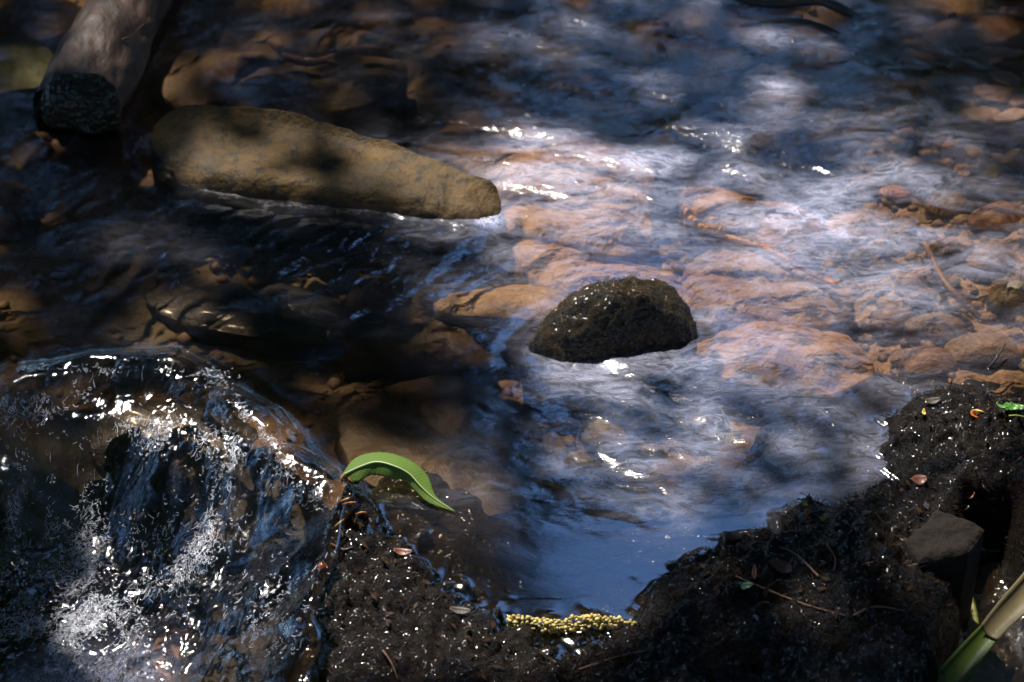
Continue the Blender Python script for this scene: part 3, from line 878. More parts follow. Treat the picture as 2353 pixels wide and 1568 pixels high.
# loose gravel between the stones, too small to count
gv, gf = [], []
ico = bmesh.new(); bmesh.ops.create_icosphere(ico, subdivisions=1, radius=1.0)
iv = np.array([v_.co[:] for v_ in ico.verts]); ifc = np.array([[q.index for q in f.verts] for f in ico.faces]); ico.free()
cnt = 0
while cnt < 1800:
    px, py = rng.uniform(-60, 2420), rng.uniform(-40, 1100)
    dens = 0.12 + 0.42 * smooth(1500, 1950, px) * smooth(60, 250, py) * (1 - smooth(820, 950, py))
    if rng.random() > dens: continue
    q = W(px, py, -0.05)
    if float(sdf(LIP_W, q[0:1], q[1:2])[0]) > -0.04: continue
    r = 0.0025 + 0.007 * rng.random() ** 2.2
    s = r * np.array([rng.uniform(0.9, 1.5), rng.uniform(0.8, 1.2), rng.uniform(0.5, 0.8)])
    a = rng.uniform(0, 6.28)
    R = np.array([[cos(a), -sin(a), 0], [sin(a), cos(a), 0], [0, 0, 1]])
    vv = (iv * (1 + 0.18 * rng.standard_normal((len(iv), 1))) * s) @ R.T
    z0 = float(bed_h(q[0:1], q[1:2])[0])
    gf.append(ifc + len(iv) * cnt)
    gv.append(vv + np.array([q[0], q[1], z0 + r * 0.25])); cnt += 1
M_GRAVEL = rock_mat("gravel", (0.20, 0.12, 0.07), (0.11, 0.07, 0.04), (0.30, 0.20, 0.13), 0.6, 60, 0.4, 0.4, 0, 20.0)
gr = new_obj("gravel", np.concatenate(gv), np.concatenate(gf), M_GRAVEL)
tag(gr, "small brown gravel scattered between the stones of the stream bed", "gravel", kind="stuff")


# ------------------------------------------------------------------ sticks, log
def tube(pts, rad, n=10, jitter=0.0, seed=0.0, cap=True):
    P = np.asarray(pts, float); k = len(P)
    rad = np.broadcast_to(np.asarray(rad, float), (k,))
    T = np.gradient(P, axis=0); T /= np.linalg.norm(T, axis=1)[:, None]
    V = []
    for i in range(k):
        a = np.cross(T[i], [0, 0, 1]); a /= np.linalg.norm(a) + 1e-9
        b_ = np.cross(a, T[i])
        for j in range(n):
            t = 2 * pi * j / n
            V.append(P[i] + rad[i] * (cos(t) * a + sin(t) * b_))
    V = np.array(V)
    if jitter:
        f = 1.0 / max(rad.max() * 2.2, 1e-4)
        d = jitter * fbm(V[:, 0] * f + seed, V[:, 1] * f, V[:, 2] * f, 3)
        cen = np.repeat(P, n, 0)
        dv = V - cen
        V = V + dv / (np.linalg.norm(dv, axis=1)[:, None] + 1e-9) * d[:, None]
    F = grid_faces(n, k, True).tolist()
    if cap:
        F.append(list(range(n))[::-1]); F.append([(k - 1) * n + j for j in range(n)])
    return V, F


def spline(P, n):
    P = np.asarray(P, float)
    k = len(P)
    Q = np.concatenate([[2 * P[0] - P[1]], P, [2 * P[-1] - P[-2]]])
    out = []
    for i in range(n):
        t = i / (n - 1) * (k - 1)
        j = min(int(t), k - 2); f = t - j
        a, b_, c, d = Q[j], Q[j + 1], Q[j + 2], Q[j + 3]
        out.append(0.5 * (2 * b_ + (c - a) * f + (2 * a - 5 * b_ + 4 * c - d) * f * f + (3 * b_ - a - 3 * c + d) * f ** 3))
    return np.array(out)


def stick(name, pts, rad, mat, label, cat="stick", group=None, n=24, sides=9, jit=0.12, twigs=()):
    P = spline(W([q[0] for q in pts], [q[1] for q in pts], [q[2] for q in pts]), n)
    r = np.interp(np.linspace(0, 1, n), np.linspace(0, 1, len(rad)), rad)
    base = P[0].copy()
    V, F = tube(P, r, sides, jit * max(rad), seed=pts[0][0] * 0.01)
    o = new_obj(name, V - base, F, mat)
    o.location = base
    tag(o, label, cat, group)
    for t0, dx, dy, dz, rr in twigs:
        q = P[int(t0 * (n - 1))]
        V2, F2 = tube(spline([q, q + np.array([dx, dy, dz]) * 0.5 + 0.002, q + np.array([dx, dy, dz])], 8), np.linspace(rr, rr * 0.4, 8), 6)
        part("twig", V2, F2, mat, o)
    return o


M_BARK = wood_mat("wet_log_bark", (0.050, 0.023, 0.011), (0.022, 0.012, 0.007), (0.006, 0.004, 0.003), 0.6, 30, (1, 0.5, 1), 1.0, 0.15)
M_LOGEND = wood_mat("rotten_wood", (0.012, 0.010, 0.008), (0.022, 0.017, 0.012), (0.006, 0.005, 0.004), 0.35, 60, (1, 1, 1), 1.0, 0.7)
M_STICK_O = wood_mat("orange_bark", (0.34, 0.11, 0.045), (0.20, 0.07, 0.032), (0.10, 0.042, 0.026), 0.55, 120, (1, 1, 1), 0.5)
M_STICK_B = wood_mat("brown_bark", (0.14, 0.066, 0.034), (0.09, 0.045, 0.025), (0.06, 0.035, 0.022), 0.6, 120, (1, 1, 1), 0.5)
M_STICK_P = wood_mat("peeled_root", (0.48, 0.29, 0.13), (0.38, 0.22, 0.10), (0.22, 0.12, 0.06), 0.55, 120, (1, 1, 1), 0.4)
M_STICK_D = wood_mat("dark_bark", (0.030, 0.018, 0.012), (0.018, 0.012, 0.009), (0.012, 0.009, 0.007), 0.5, 120, (1, 1, 1), 0.5, 0.3)
M_STICK_R = wood_mat("reddish_bark", (0.16, 0.065, 0.042), (0.09, 0.04, 0.028), (0.03, 0.018, 0.014), 0.5, 120, (1, 1, 1), 0.5, 0.2)

# the log: bark skin, rotten cut end, cracks
P0 = W(172, 262, 0.006); P1 = W(330, -60, 0.018)
axis_v = P1 - P0; L = np.linalg.norm(axis_v); axis_v /= L
pts = [P0 + axis_v * L * t for t in np.linspace(0, 1.7, 90)]
r_l = 0.043 + 0.003 * np.sin(np.linspace(0, 9, 90))
V, F = tube(pts, r_l, 64, 0.004, 3.0, cap=False)
cr = 0.0055 * np.maximum(fbm(V[:, 0] * 90, V[:, 1] * 28, V[:, 2] * 90, 3), 0)
cenl = np.repeat(np.array(pts), 64, 0)
dv = V - cenl
V = V - dv / np.linalg.norm(dv, axis=1)[:, None] * cr[:, None]
ring = np.arange(len(V)) // 64
V = V + axis_v * ((0.010 * fbm(V[:, 0] * 60, V[:, 2] * 60, 3.3, 3) - 0.004) * np.clip(1 - ring / 5, 0, 1))[:, None]
log = empty("log", P0 + np.array([0, 0, -0.035]), "brown bark-covered log with a rotten dark end lying in the stream", "log")
part("bark", V, F, M_BARK, log)
# hollowed, ragged end
a = np.cross(axis_v, [0, 0, 1]); a /= np.linalg.norm(a); b_ = np.cross(a, axis_v)
EV = []
for i in range(15):
    rr = i / 14
    for j in range(64):
        t = 2 * pi * j / 64
        edge = V[j] - P0
        rad_ = np.linalg.norm(edge)
        q = P0 + rr * edge * 0.995 + axis_v * (0.020 * (1 - rr ** 3) + 0.004 * float(pn3(cos(t) * rr * 5, sin(t) * rr * 5, 2.2)) * (1 - rr ** 8) - 0.003 * 0)
        EV.append(q)
part("cut_end", np.array(EV), grid_faces(64, 15, True), M_LOGEND, log)
# a slab of slimed, half decayed wood over the end
sl = stone("decayed_wood", [(96, 240, .030), (112, 196, .044), (150, 172, .052), (205, 168, .055), (248, 186, .050), (272, 232, .036), (258, 262, .024), (205, 250, .034), (150, 244, .032)],
           0.007, M_MOSSY, None, None, p=2.4, zbot=0.004, rough=0.004, freq=70, n=64, rings=14, seed=44)
for k in ("label", "category"):
    if k in sl: del sl[k]
sl.parent = log; sl.location = sl.location - log.location
for (ax, ay, bx, by, wd) in ((205, 150, 262, 60, 5), (250, 95, 330, 55, 4), (225, 125, 246, 92, 6)):
    q = spline(W([ax, (ax + bx) / 2 + 8, bx], [ay, (ay + by) / 2 + 10, by], [0.040, 0.043, 0.042]), 10)
    Vc, Fc = tube(q, 0.0012 * wd / 4 * np.sin(np.linspace(0.3, 2.8, 10)), 6, 0.0004)
    part("bark_splinter", Vc, Fc, M_STICK_B, log)

stick("stick", [(1750, 566, -.003), (1800, 592, -.003), (1850, 620, -.0035), (1922, 656, -.002)], [.0032, .0028, .0026, .0034], M_STICK_O, "bright orange stick lying on the mauve stone", n=24, twigs=((0.35, 0.012, 0.008, 0.002, 0.0015),))
stick("stick", [(2102, 520, -.006), (2128, 566, -.0025), (2172, 652, -.0015), (2250, 728, -.007)], [.0018, .0030, .0034, .0030], M_STICK_B, "straight brown stick slanting over the cobbles at the right", n=24)
stick("root", [(1575, 478, -.010), (1592, 508, -.009), (1630, 530, -.009), (1690, 552, -.010), (1740, 565, -.014)], [.0044, .0048, .0040, .0034, .002], M_STICK_P, "pale peeled root curving over the tan stones", "root", n=30)
stick("twig", [(648, 130, -.006), (700, 142, -.004), (745, 140, -.004), (800, 118, -.003), (860, 112, -.004), (928, 124, -.01)], [.0044, .0050, .0042, .0046, .0036, .0016], M_STICK_R, "dark reddish sunken twig behind the long boulder", "twig", n=36,
      twigs=((0.42, 0.02, -0.012, -0.004, 0.003),))
stick("branch", [(1660, -14, .006), (1740, 6, .006), (1800, 8, .008), (1880, 2, .010), (1930, 20, .008), (1972, 42, -.004)], [.003, .005, .0055, .0055, .0055, .004], M_STICK_D, "black arching branch touching the water at the top edge", "branch", n=36)
stick("branch", [(1700, 62, -.002), (1780, 52, .002), (1850, 52, .002), (1920, 78, -.002), (1965, 112, -.008)], [.002, .0034, .004, .004, .003], M_STICK_D, "dark sunken branch just below the black arching branch", "branch", n=30)
stick("twig", [(2310, 790, .012), (2285, 830, .006), (2262, 858, -.006)], [.0008, .0014, .0018], M_STICK_D, "thin dark twig poking up above the brown cobbles at right", "twig", n=12, sides=6)
stick("twig", [(2188, 872, .016), (2182, 890, .008), (2168, 912, -.002)], [.0006, .0008, .0010], M_STICK_D, "hair-thin twig standing at the tip of the mossy inlet", "twig", n=12, sides=6)

# ------------------------------------------------------------------ moss on the bank and on the rock
def strands(name, pts, nrm, mat, lmin, lmax, wid, parent=None, lean=0.9):
    n = len(pts)
    Ls = rng.uniform(lmin, lmax, n)
    az = rng.uniform(0, 2 * pi, n)
    d = np.stack([np.cos(az), np.sin(az), np.zeros(n)], 1) * lean + nrm * rng.uniform(0.25, 1.0, (n, 1))
    d /= np.linalg.norm(d, axis=1)[:, None]
    side = np.cross(d, rng.normal(size=(n, 3))); side /= np.linalg.norm(side, axis=1)[:, None]
    d2 = d + rng.normal(size=(n, 3)) * 0.5; d2 /= np.linalg.norm(d2, axis=1)[:, None]
    wv_ = (side * wid * rng.uniform(0.5, 1.3, (n, 1)))
    b0 = pts - nrm * 0.001
    m1 = b0 + d * Ls[:, None] * 0.55
    tp = m1 + d2 * Ls[:, None] * 0.45
    V = np.stack([b0 - wv_ * .5, b0 + wv_ * .5, m1 + wv_ * .6, m1 - wv_ * .6, tp + wv_ * 0.25, tp - wv_ * 0.25], 1).reshape(-1, 3)
    o6 = np.arange(n)[:, None] * 6
    F = np.concatenate([o6 + np.array([0, 1, 2, 3]), o6 + np.array([3, 2, 4, 5])])
    if parent:
        return part(name, V, F, mat, parent, False)
    return new_obj(name, V, F, mat, None, False)


def moss_mat(name, c1, c2, c3, coat=0.1):
    m_ = N(name)
    v_ = m_.coord()
    a_ = m_.noise(v_, 38, 4, 0.6, 0.4); b_2 = m_.noise(v_, 300, 3, 0.6)
    c_ = m_.mix(m_.ramp(a_.outputs[0], [(0.45, 0.0), (0.66, 1.0)]), c1, c2)
    c_ = m_.mix(m_.ramp(b_2.outputs[0], [(0.52, 0.0), (0.70, 1.0)]), c_, c3)
    p_ = m_.n("BsdfPrincipled", Base__Color=c_, Roughness=0.5)
    p_.inputs['Specular IOR Level'].default_value = 0.06
    p_.inputs['Coat Weight'].default_value = coat
    p_.inputs['Coat Roughness'].default_value = 0.1
    m_.surf(p_.outputs[0])
    return m_.m


M_MOSS = moss_mat("wet_dark_moss", (0.009, 0.0055, 0.003), (0.006, 0.007, 0.0025), (0.022, 0.013, 0.007))
M_MOSSG = moss_mat("wet_olive_moss", (0.036, 0.025, 0.008), (0.020, 0.020, 0.005), (0.07, 0.05, 0.014))


def bank_points(n, pred):
    out = []
    tot = 0
    while tot < n:
        px = rng.uniform(660, 2420, 20000); py = rng.uniform(900, 1640, 20000)
        q = W(px, py, 0.0)
        h = bank_h(q[:, 0], q[:, 1])
        ok = (h > 0.0015) & pred(px, py, h)
        q = q[ok]; q[:, 2] = h[ok]
        out.append(q); tot += len(q)
    q = np.concatenate(out)[:n]
    e = 0.003
    hx = (bank_h(q[:, 0] + e, q[:, 1], False) - bank_h(q[:, 0] - e, q[:, 1], False)) / (2 * e)
    hy = (bank_h(q[:, 0], q[:, 1] + e, False) - bank_h(q[:, 0], q[:, 1] - e, False)) / (2 * e)
    nr = np.stack([-hx, -hy, np.ones_like(hx)], 1); nr /= np.linalg.norm(nr, axis=1)[:, None]
    return q, nr


q, nr = bank_points(20000, lambda px, py, h: rng.random(len(px)) < np.where(px < 1250, 0.55, 1.0))
tag(strands("moss", q, nr, M_MOSS, 0.003, 0.011, 0.00045, None, 1.8), "dark wet moss and rootlets matted over the peaty bank", "moss", kind="stuff")

q, nr = bank_points(240, lambda px, py, h: h > 0.004)
n_ = len(q)
lt = rng.uniform(0.002, 0.006, n_)[:, None]; tv = np.cross(nr, rng.normal(size=(n_, 3))); tv /= np.linalg.norm(tv, axis=1)[:, None]; sv = np.cross(nr, tv)
q = q + nr * 0.0025
Vl = np.stack([q - tv * lt, q - sv * lt * 0.4 + nr * 0.0008, q + tv * lt * 0.9 + nr * 0.001, q + sv * lt * 0.4 + nr * 0.0004], 1).reshape(-1, 3)
M_LITTER = moss_mat("wet_leaf_litter", (0.028, 0.013, 0.007), (0.018, 0.010, 0.005), (0.055, 0.034, 0.014), 0.4)
tag(new_obj("leaf_litter", Vl, np.arange(n_)[:, None] * 4 + np.array([0, 1, 2, 3]), M_LITTER, None, False), "tiny brown bits of leaf litter strewn over the peaty bank", "litter", kind="stuff")

# moss tufts on the mid-stream rock
me = mr.data
vv = np.array([v_.co[:] for v_ in me.vertices]) + np.array(mr.location) + np.array(mossy_root.location)
nn = np.array([v_.normal[:] for v_ in me.vertices])
sel = np.where((vv[:, 2] > 0.0) & (nn[:, 2] > 0.0))[0]
idx = rng.choice(sel, 1500)
ms = strands("moss", vv[idx] + rng.normal(size=(1500, 3)) * 0.0012, nn[idx], M_MOSSG, 0.002, 0.005, 0.0004, mossy_root, 1.5)
ms["kind"] = "stuff"

# ------------------------------------------------------------------ the angular grey stone on the bank
M_BLOCK = rock_mat("grey_brown_gritstone", (0.017, 0.011, 0.008), (0.011, 0.008, 0.006), (0.005, 0.0035, 0.003), 0.85, 60, 0.6, 0.4, 0.0, 21.0, 0.2)
co = [(2151, 1172), (2263, 1217), (2224, 1276), (2112, 1294), (2078, 1244)]
ol = []
for k in range(5):
    (ax, ay), (bx, by) = co[k], co[(k + 1) % 5]
    ol += [(ax + (bx - ax) * t, ay + (by - ay) * t) for t in (0.04, 0.3, 0.55, 0.8, 0.96)]
stone("block_stone", ol, 0.004, M_BLOCK, "angular grey-brown block of stone set in the dark mossy bank", "stone", None, 7.0, -0.05, 0.0035, 40, 120, 22, z=0.086, under=1.12, seed=71)

# ------------------------------------------------------------------ green leaf
def leaf_mesh(mid, up_, lo, nt=44, nc=7):
    A = spline(W(*np.array(up_).T), nt); B = spline(W(*np.array(mid).T), nt); C = spline(W(*np.array(lo).T), nt)
    V = []
    for i in range(nt):
        ser = 0.0003 * (1 if i % 2 else -1) * (1 if 4 < i < nt - 4 else 0)
        for j in range(nc):
            f = j / nc
            q_ = A[i] + (B[i] - A[i]) * f
            if j == 0: q_ = q_ + (A[i] - B[i]) / (np.linalg.norm(A[i] - B[i]) + 1e-6) * ser
            q_ = q_ + np.array([0, 0, 0.0005 * sin(f * pi)])
            V.append(q_)
        V.append(B[i])
        for j in range(1, nc + 1):
            f = j / nc
            q_ = B[i] + (C[i] - B[i]) * f
            if j == nc: q_ = q_ + (C[i] - B[i]) / (np.linalg.norm(C[i] - B[i]) + 1e-6) * ser
            q_ = q_ + np.array([0, 0, 0.0003 * sin(f * pi)])
            V.append(q_)
    return np.array(V), grid_faces(2 * nc + 1, nt), B


mid = [(790, 1092, .012), (825, 1075, .017), (865, 1063, .021), (905, 1072, .021), (940, 1090, .017), (968, 1120, .011), (1000, 1148, .006), (1046, 1176, .002)]
upp = [(789, 1086, .012), (812, 1056, .015), (850, 1041, .017), (900, 1042, .017), (950, 1062, .014), (984, 1094, .009), (1002, 1140, .005), (1046, 1175, .002)]
low_ = [(789, 1100, .009), (820, 1108, .009), (855, 1092, .012), (893, 1098, .012), (930, 1106, .010), (954, 1128, .007), (986, 1156, .004), (1046, 1177, .002)]
m = N("green_leaf_blade")
v = m.coord()
n1 = m.noise(v, 90, 4, 0.6); wv_ = m.n("TexWave", Vector=m.coord(rot=radians(40)), Scale=110.0, Distortion=2.0)
col = m.mix(n1.outputs[0], (0.080, 0.145, 0.018), (0.125, 0.205, 0.035))
col = m.mix(m.ramp(wv_.outputs['Fac'], [(0.80, 0.0), (1.0, 0.5)]), col, (0.19, 0.29, 0.09))
blm = m.noise(v, 260, 4, 0.65)
col = m.mix(m.ramp(blm.outputs[0], [(0.60, 0.0), (0.72, 0.55)]), col, (0.085, 0.11, 0.018))
b = m.n("Bump", Strength=0.2, Distance=0.0003, Height=wv_.outputs['Fac'])
p = m.n("BsdfPrincipled", Base__Color=col, Roughness=0.62, Normal=b.outputs[0])
p.inputs['Specular IOR Level'].default_value = 0.3
tl = m.n("BsdfTranslucent", Color=m.mix(0.4, col, (0.20, 0.36, 0.03)))
mx = m.n("MixShader", Fac=0.35, i1=p.outputs[0], i2=tl.outputs[0])
m.surf(mx.outputs[0])
M_LEAF = m.m
leaf = empty("leaf", W(800, 1100, 0.004), "fresh green serrated leaf arched over the water's edge", "leaf")
V, F, B = leaf_mesh(mid, upp, low_)
lb = part("blade", V, F, M_LEAF, leaf)
sd = lb.modifiers.new("thickness", 'SOLIDIFY'); sd.thickness = 0.0002
M_RIB = simple_mat("leaf_midrib", (0.30, 0.40, 0.14), (0.36, 0.46, 0.20), 0.45, 200, 0, 0.2)
Vr, Fr = tube(B + np.array([0, 0, 0.0005]), np.linspace(0.0011, 0.0003, len(B)), 7)
part("midrib", Vr, Fr, M_RIB, leaf)
M_TIP = simple_mat("leaf_stalk_end", (0.34, 0.22, 0.05), (0.20, 0.10, 0.03), 0.5)
Vs, Fs = tube(spline([B[0] + np.array([0.002, 0.001, 0.0]), B[0] + np.array([-0.001, -0.001, -0.001]), B[0] + np.array([-0.002, -0.003, -0.006])], 8), np.linspace(0.0018, 0.0012, 8), 8)
part("stalk", Vs, Fs, M_TIP, leaf)

# ------------------------------------------------------------------ catkin
m = N("catkin_bud")
oi = m.n("ObjectInfo")
nb1 = m.noise(m.coord(), 1.6, 3, 0.6)
col = m.mix(m.ramp(nb1.outputs[0], [(0.45, 0.0), (0.7, 0.55)]), m.ramp(oi.outputs['Random'], [(0.0, (0.50, 0.40, 0.14)), (0.45, (0.40, 0.33, 0.09)), (0.8, (0.46, 0.34, 0.10)), (1.0, (0.22, 0.13, 0.05))]), (0.20, 0.16, 0.04))
p = m.n("BsdfPrincipled", Base__Color=col, Roughness=0.6)
m.surf(p.outputs[0])
M_BUD = m.m
M_CSTEM = simple_mat("catkin_stem", (0.20, 0.18, 0.05), (0.14, 0.10, 0.04), 0.5)
cat = empty("catkin", W(1315, 1436, 0.0), "yellow beaded catkin lying at the edge of the bank", "catkin")
ca, cb = W(1168, 1430, 0.006), W(1462, 1432, 0.007)
P = spline([ca, ca * 0.66 + cb * 0.34 + np.array([0, -0.003, 0]), ca * 0.33 + cb * 0.67 + np.array([0, 0.001, 0]), cb], 30)
Vt, Ft = tube(P, np.linspace(0.0012, 0.0006, 30), 7)
part("stem", Vt, Ft, M_CSTEM, cat)
bmx = bmesh.new(); bmesh.ops.create_icosphere(bmx, subdivisions=1, radius=1.0)
bud_me = bpy.data.meshes.new("bud"); bmx.to_mesh(bud_me); bmx.free()
bud_me.polygons.foreach_set("use_smooth", np.ones(len(bud_me.polygons), bool)); bud_me.materials.append(M_BUD)
rr_ = random.Random(5)
for k in range(230):
    t = (k + 0.5) / 230
    t = t ** 1.08
    clump = 1.0 if t < 0.78 else (0.9 if (t * 22) % 1.0 < 0.6 else 0.35)
    taper = min(1, t / 0.05 + 0.45) * (1 - 0.55 * max(0, (t - 0.72) / 0.28))
    c_ = P[min(int(t * 29), 28)] * (1 - (t * 29) % 1) + P[min(int(t * 29) + 1, 29)] * ((t * 29) % 1)
    a_ = rr_.uniform(0, 2 * pi)
    r_ = (0.0055 * taper * clump) * rr_.uniform(0.72, 1.05)
    o = bpy.data.objects.new("bud", bud_me)
    COL.objects.link(o)
    o.parent = cat
    s_ = 0.00165 * rr_.uniform(0.62, 1.3) * (0.7 + 0.3 * taper)
    o.scale = (s_ * rr_.uniform(0.85, 1.35), s_, s_ * rr_.uniform(0.85, 1.2))
    o.rotation_euler = (rr_.uniform(0, 6), rr_.uniform(0, 6), rr_.uniform(0, 6))
    o.location = Vector(c_ + np.array([rr_.uniform(-0.001, 0.001), cos(a_) * r_, sin(a_) * r_ * 0.9])) - cat.location

# ------------------------------------------------------------------ grass blade
def blade_mesh(cl, n=30, nc=8, fold=0.006):
    """cl: (px, py, z, half width in m); a shallow channel-shaped blade"""
    C = spline(W([q_[0] for q_ in cl], [q_[1] for q_ in cl], [q_[2] for q_ in cl]), n)
    hw = np.interp(np.linspace(0, 1, n), np.linspace(0, 1, len(cl)), [q_[3] for q_ in cl])
    T = np.gradient(C, axis=0); T /= np.linalg.norm(T, axis=1)[:, None]
    V = []
    for i in range(n):
        s_ = np.cross(T[i], np.array([0, -0.55, 0.83])); s_ /= np.linalg.norm(s_)
        u_ = np.cross(s_, T[i])
        for j in range(nc + 1):
            f = j / nc * 2 - 1
            V.append(C[i] + s_ * hw[i] * f + u_ * fold * hw[i] / 0.012 * (f * f - 0.3))
    return np.array(V), grid_faces(nc + 1, n)


def blade_mat(name, c1, c2, c3, rot_):
    m_ = N(name)
    v_ = m_.coord(scale=(1, 0.08, 1), rot=rot_)
    a_ = m_.noise(v_, 420, 3, 0.6); g_ = m_.noise(m_.coord(), 60, 4, 0.6)
    c_ = m_.mix(a_.outputs[0], c1, c2)
    c_ = m_.mix(m_.ramp(g_.outputs[0], [(0.5, 0.0), (0.7, 0.6)]), c_, c3)
    b_3 = m_.n("Bump", Strength=0.4, Distance=0.0006, Height=a_.outputs[0])
    p_ = m_.n("BsdfPrincipled", Base__Color=c_, Roughness=0.42, Normal=b_3.outputs[0])
    t_ = m_.n("BsdfTranslucent", Color=c_)
    mx_ = m_.n("MixShader", Fac=0.3, i1=p_.outputs[0], i2=t_.outputs[0])
    m_.surf(mx_.outputs[0])
    return m_.m


M_GB = blade_mat("grass_green", (0.095, 0.150, 0.020), (0.14, 0.20, 0.035), (0.09, 0.115, 0.02), radians(-40))
M_GT = blade_mat("grass_dry", (0.25, 0.20, 0.10), (0.18, 0.145, 0.07), (0.13, 0.11, 0.045), radians(-40))
gb = empty("grass_blade", W(2160, 1568, 0.02), "broad grass blade, green below and dry straw above, crossing the corner", "grass blade")
V, F = blade_mesh([(2120, 1625, .030, .0105), (2190, 1552, .036, .0102), (2240, 1492, .042, .0088), (2292, 1432, .048, .0072)])
o = part("green_blade", V, F, M_GB, gb); sd = o.modifiers.new("thickness", 'SOLIDIFY'); sd.thickness = 0.0005
V, F = blade_mesh([(2270, 1457, .0475, .0078), (2310, 1412, .051, .0092), (2360, 1362, .056, .0110), (2460, 1262, .066, .0150)])
o = part("dry_sheath", V, F, M_GT, gb); sd = o.modifiers.new("thickness", 'SOLIDIFY'); sd.thickness = 0.0006
ge = empty("grass_blade", W(2235, 1460, -0.01), "thin yellow-green blade curling under water behind the broad grass blade", "grass blade")
V, F = blade_mesh([(2206, 1335, .001, .003), (2222, 1370, -.002, .0042), (2234, 1420, -.004, .0046), (2236, 1470, -.005, .0042), (2222, 1530, -.006, .003)], 26, 5, 0.003)
o = part("blade", V, F, M_GB, ge); sd = o.modifiers.new("thickness", 'SOLIDIFY'); sd.thickness = 0.0005

# ------------------------------------------------------------------ litter on the bank
def on_bank(px, py, dz=0.0):
    """first point of the bank that lies at survey position px, py"""
    z = 0.09
    for k in range(400):
        q_ = W(px, py, z)
        h = float(bank_h(np.array([q_[0]]), np.array([q_[1]]))[0])
        if h >= z: break
        z -= 0.0004
    return q_ + np.array([0, 0, dz])


def petal(name, px, py, length, width, ang, mat, label, cat_, group=None, lift=0.002, curl=0.002, n=10):
    c_ = on_bank(px, py, lift)
    V = []
    ca_, sa = cos(radians(ang)), sin(radians(ang))
    for i in range(n):
        t = i / (n - 1)
        hw = width / 2 * (sin(pi * (0.06 + 0.90 * t)) ** 0.8)
        for j in range(5):
            f = j / 2 - 1
            x = (t - 0.5) * length; y = f * hw
            V.append((x * ca_ - y * sa, x * sa + y * ca_, curl * (4 * (t - 0.5) ** 2) + curl * 0.5 * f * f + 0.35 * y))
    o_ = new_obj(name, np.array(V), grid_faces(5, n), mat)
    o_.location = c_
    s_ = o_.modifiers.new("thickness", 'SOLIDIFY'); s_.thickness = 0.0004
    return tag(o_, label, cat_, group)


def needle(px, py, length, ang, rad_, mat, label, mat2=None):
    c_ = on_bank(px, py, 0.002)
    d = np.array([cos(radians(ang)), sin(radians(ang)), 0.15])
    pts_ = spline([c_ - d * length / 2, c_ + np.array([0, 0, 0.0008]), c_ + d * length / 2], 10)
    V, F = tube(pts_, rad_ * np.sin(np.linspace(0.35, 2.8, 10)) ** 0.5, 7)
    o_ = new_obj("needle", V - c_, F, mat); o_.location = c_
    return tag(o_, label, "needle", "fallen conifer needles")


M_YEL = simple_mat("yellow_needle", (0.62, 0.42, 0.04), (0.5, 0.25, 0.03), 0.35, 200, 0.4)
M_ORG = simple_mat("orange_scale", (0.42, 0.12, 0.02), (0.30, 0.08, 0.02), 0.35, 200, 0.4)
M_LIME = simple_mat("lime_leaf", (0.30, 0.36, 0.03), (0.22, 0.30, 0.03), 0.4, 200, 0.3, 0.2)
M_GRN = simple_mat("green_leaf_bit", (0.06, 0.20, 0.02), (0.09, 0.26, 0.03), 0.4, 200, 0.3, 0.2)
M_RUST = simple_mat("rust_leaf", (0.16, 0.05, 0.022), (0.10, 0.034, 0.017), 0.5, 200, 0.1)
M_GREY = simple_mat("grey_leaf", (0.055, 0.042, 0.030), (0.036, 0.028, 0.020), 0.6, 200, 0.0)
M_TEAL = simple_mat("bluish_green_leaf", (0.14, 0.30, 0.16), (0.10, 0.24, 0.12), 0.35, 200, 0.5)
M_BERRY = simple_mat("brown_berry", (0.20, 0.068, 0.024), (0.15, 0.05, 0.02), 0.18, 120, 0.8, 0, 0.1)

needle(801, 1152, 0.015, 14, 0.0011, M_YEL, "curved yellow-orange needle just under the green leaf's stalk")
needle(806, 1162, 0.014, 0, 0.0013, M_ORG, "red-orange needle below the curved yellow needle")
needle(785, 1204, 0.014, 40, 0.0009, M_YEL, "straight yellow needle on the bank's left rim")
needle(830, 1184, 0.009, 6, 0.0008, M_ORG, "short orange needle near the thin blue shoreline streaks")
needle(2248, 950, 0.011, -28, 0.0008, M_YEL, "pale yellow needle on the right bank near the green sprig")
needle(2000, 1300, 0.016, 6, 0.0008, M_RUST, "rust-brown needle on the dark bank left of the block stone")
petal("leaf_fragment", 926, 1275, 0.015, 0.006, -8, M_RUST, "dark red leaf scrap on the sparkling bank beside the shallows", "leaf scrap")
petal("leaf_fragment", 812, 1108, 0.008, 0.005, 10, M_ORG, "small orange scale under the green leaf", "leaf scrap")
petal("leaf_fragment", 1058, 1410, 0.017, 0.006, -10, M_GREY, "small grey-brown leaf at the shallows left of the catkin", "leaf scrap")
petal("leaf_fragment", 2122, 956, 0.007, 0.0035, 80, M_YEL, "tiny yellow leaflet on the mossy inlet", "leaf scrap")
petal("leaf_fragment", 2240, 958, 0.010, 0.008, 40, M_ORG, "orange-brown leaf scrap near the green sprig", "leaf scrap")
petal("leaf_fragment", 2142, 928, 0.014, 0.006, 10, M_GREY, "pale curled leaf scrap at the mossy inlet's tip", "leaf scrap")
petal("leaf_fragment", 2112, 1110, 0.012, 0.009, 10, M_RUST, "reddish leaf scrap on the bank above the block stone", "leaf scrap")
petal("leaf_fragment", 2225, 1145, 0.010, 0.007, 20, M_RUST, "dim rust leaf scrap beside the block stone's upper corner", "leaf scrap")
petal("leaf_fragment", 1856, 1183, 0.013, 0.005, 66, M_ORG, "orange leaflet standing at the edge of the blue water", "leaf scrap")
petal("leaf_fragment", 1849, 1164, 0.009, 0.003, -66, M_LIME, "lime-green leaflet above the orange leaflet", "leaf scrap")
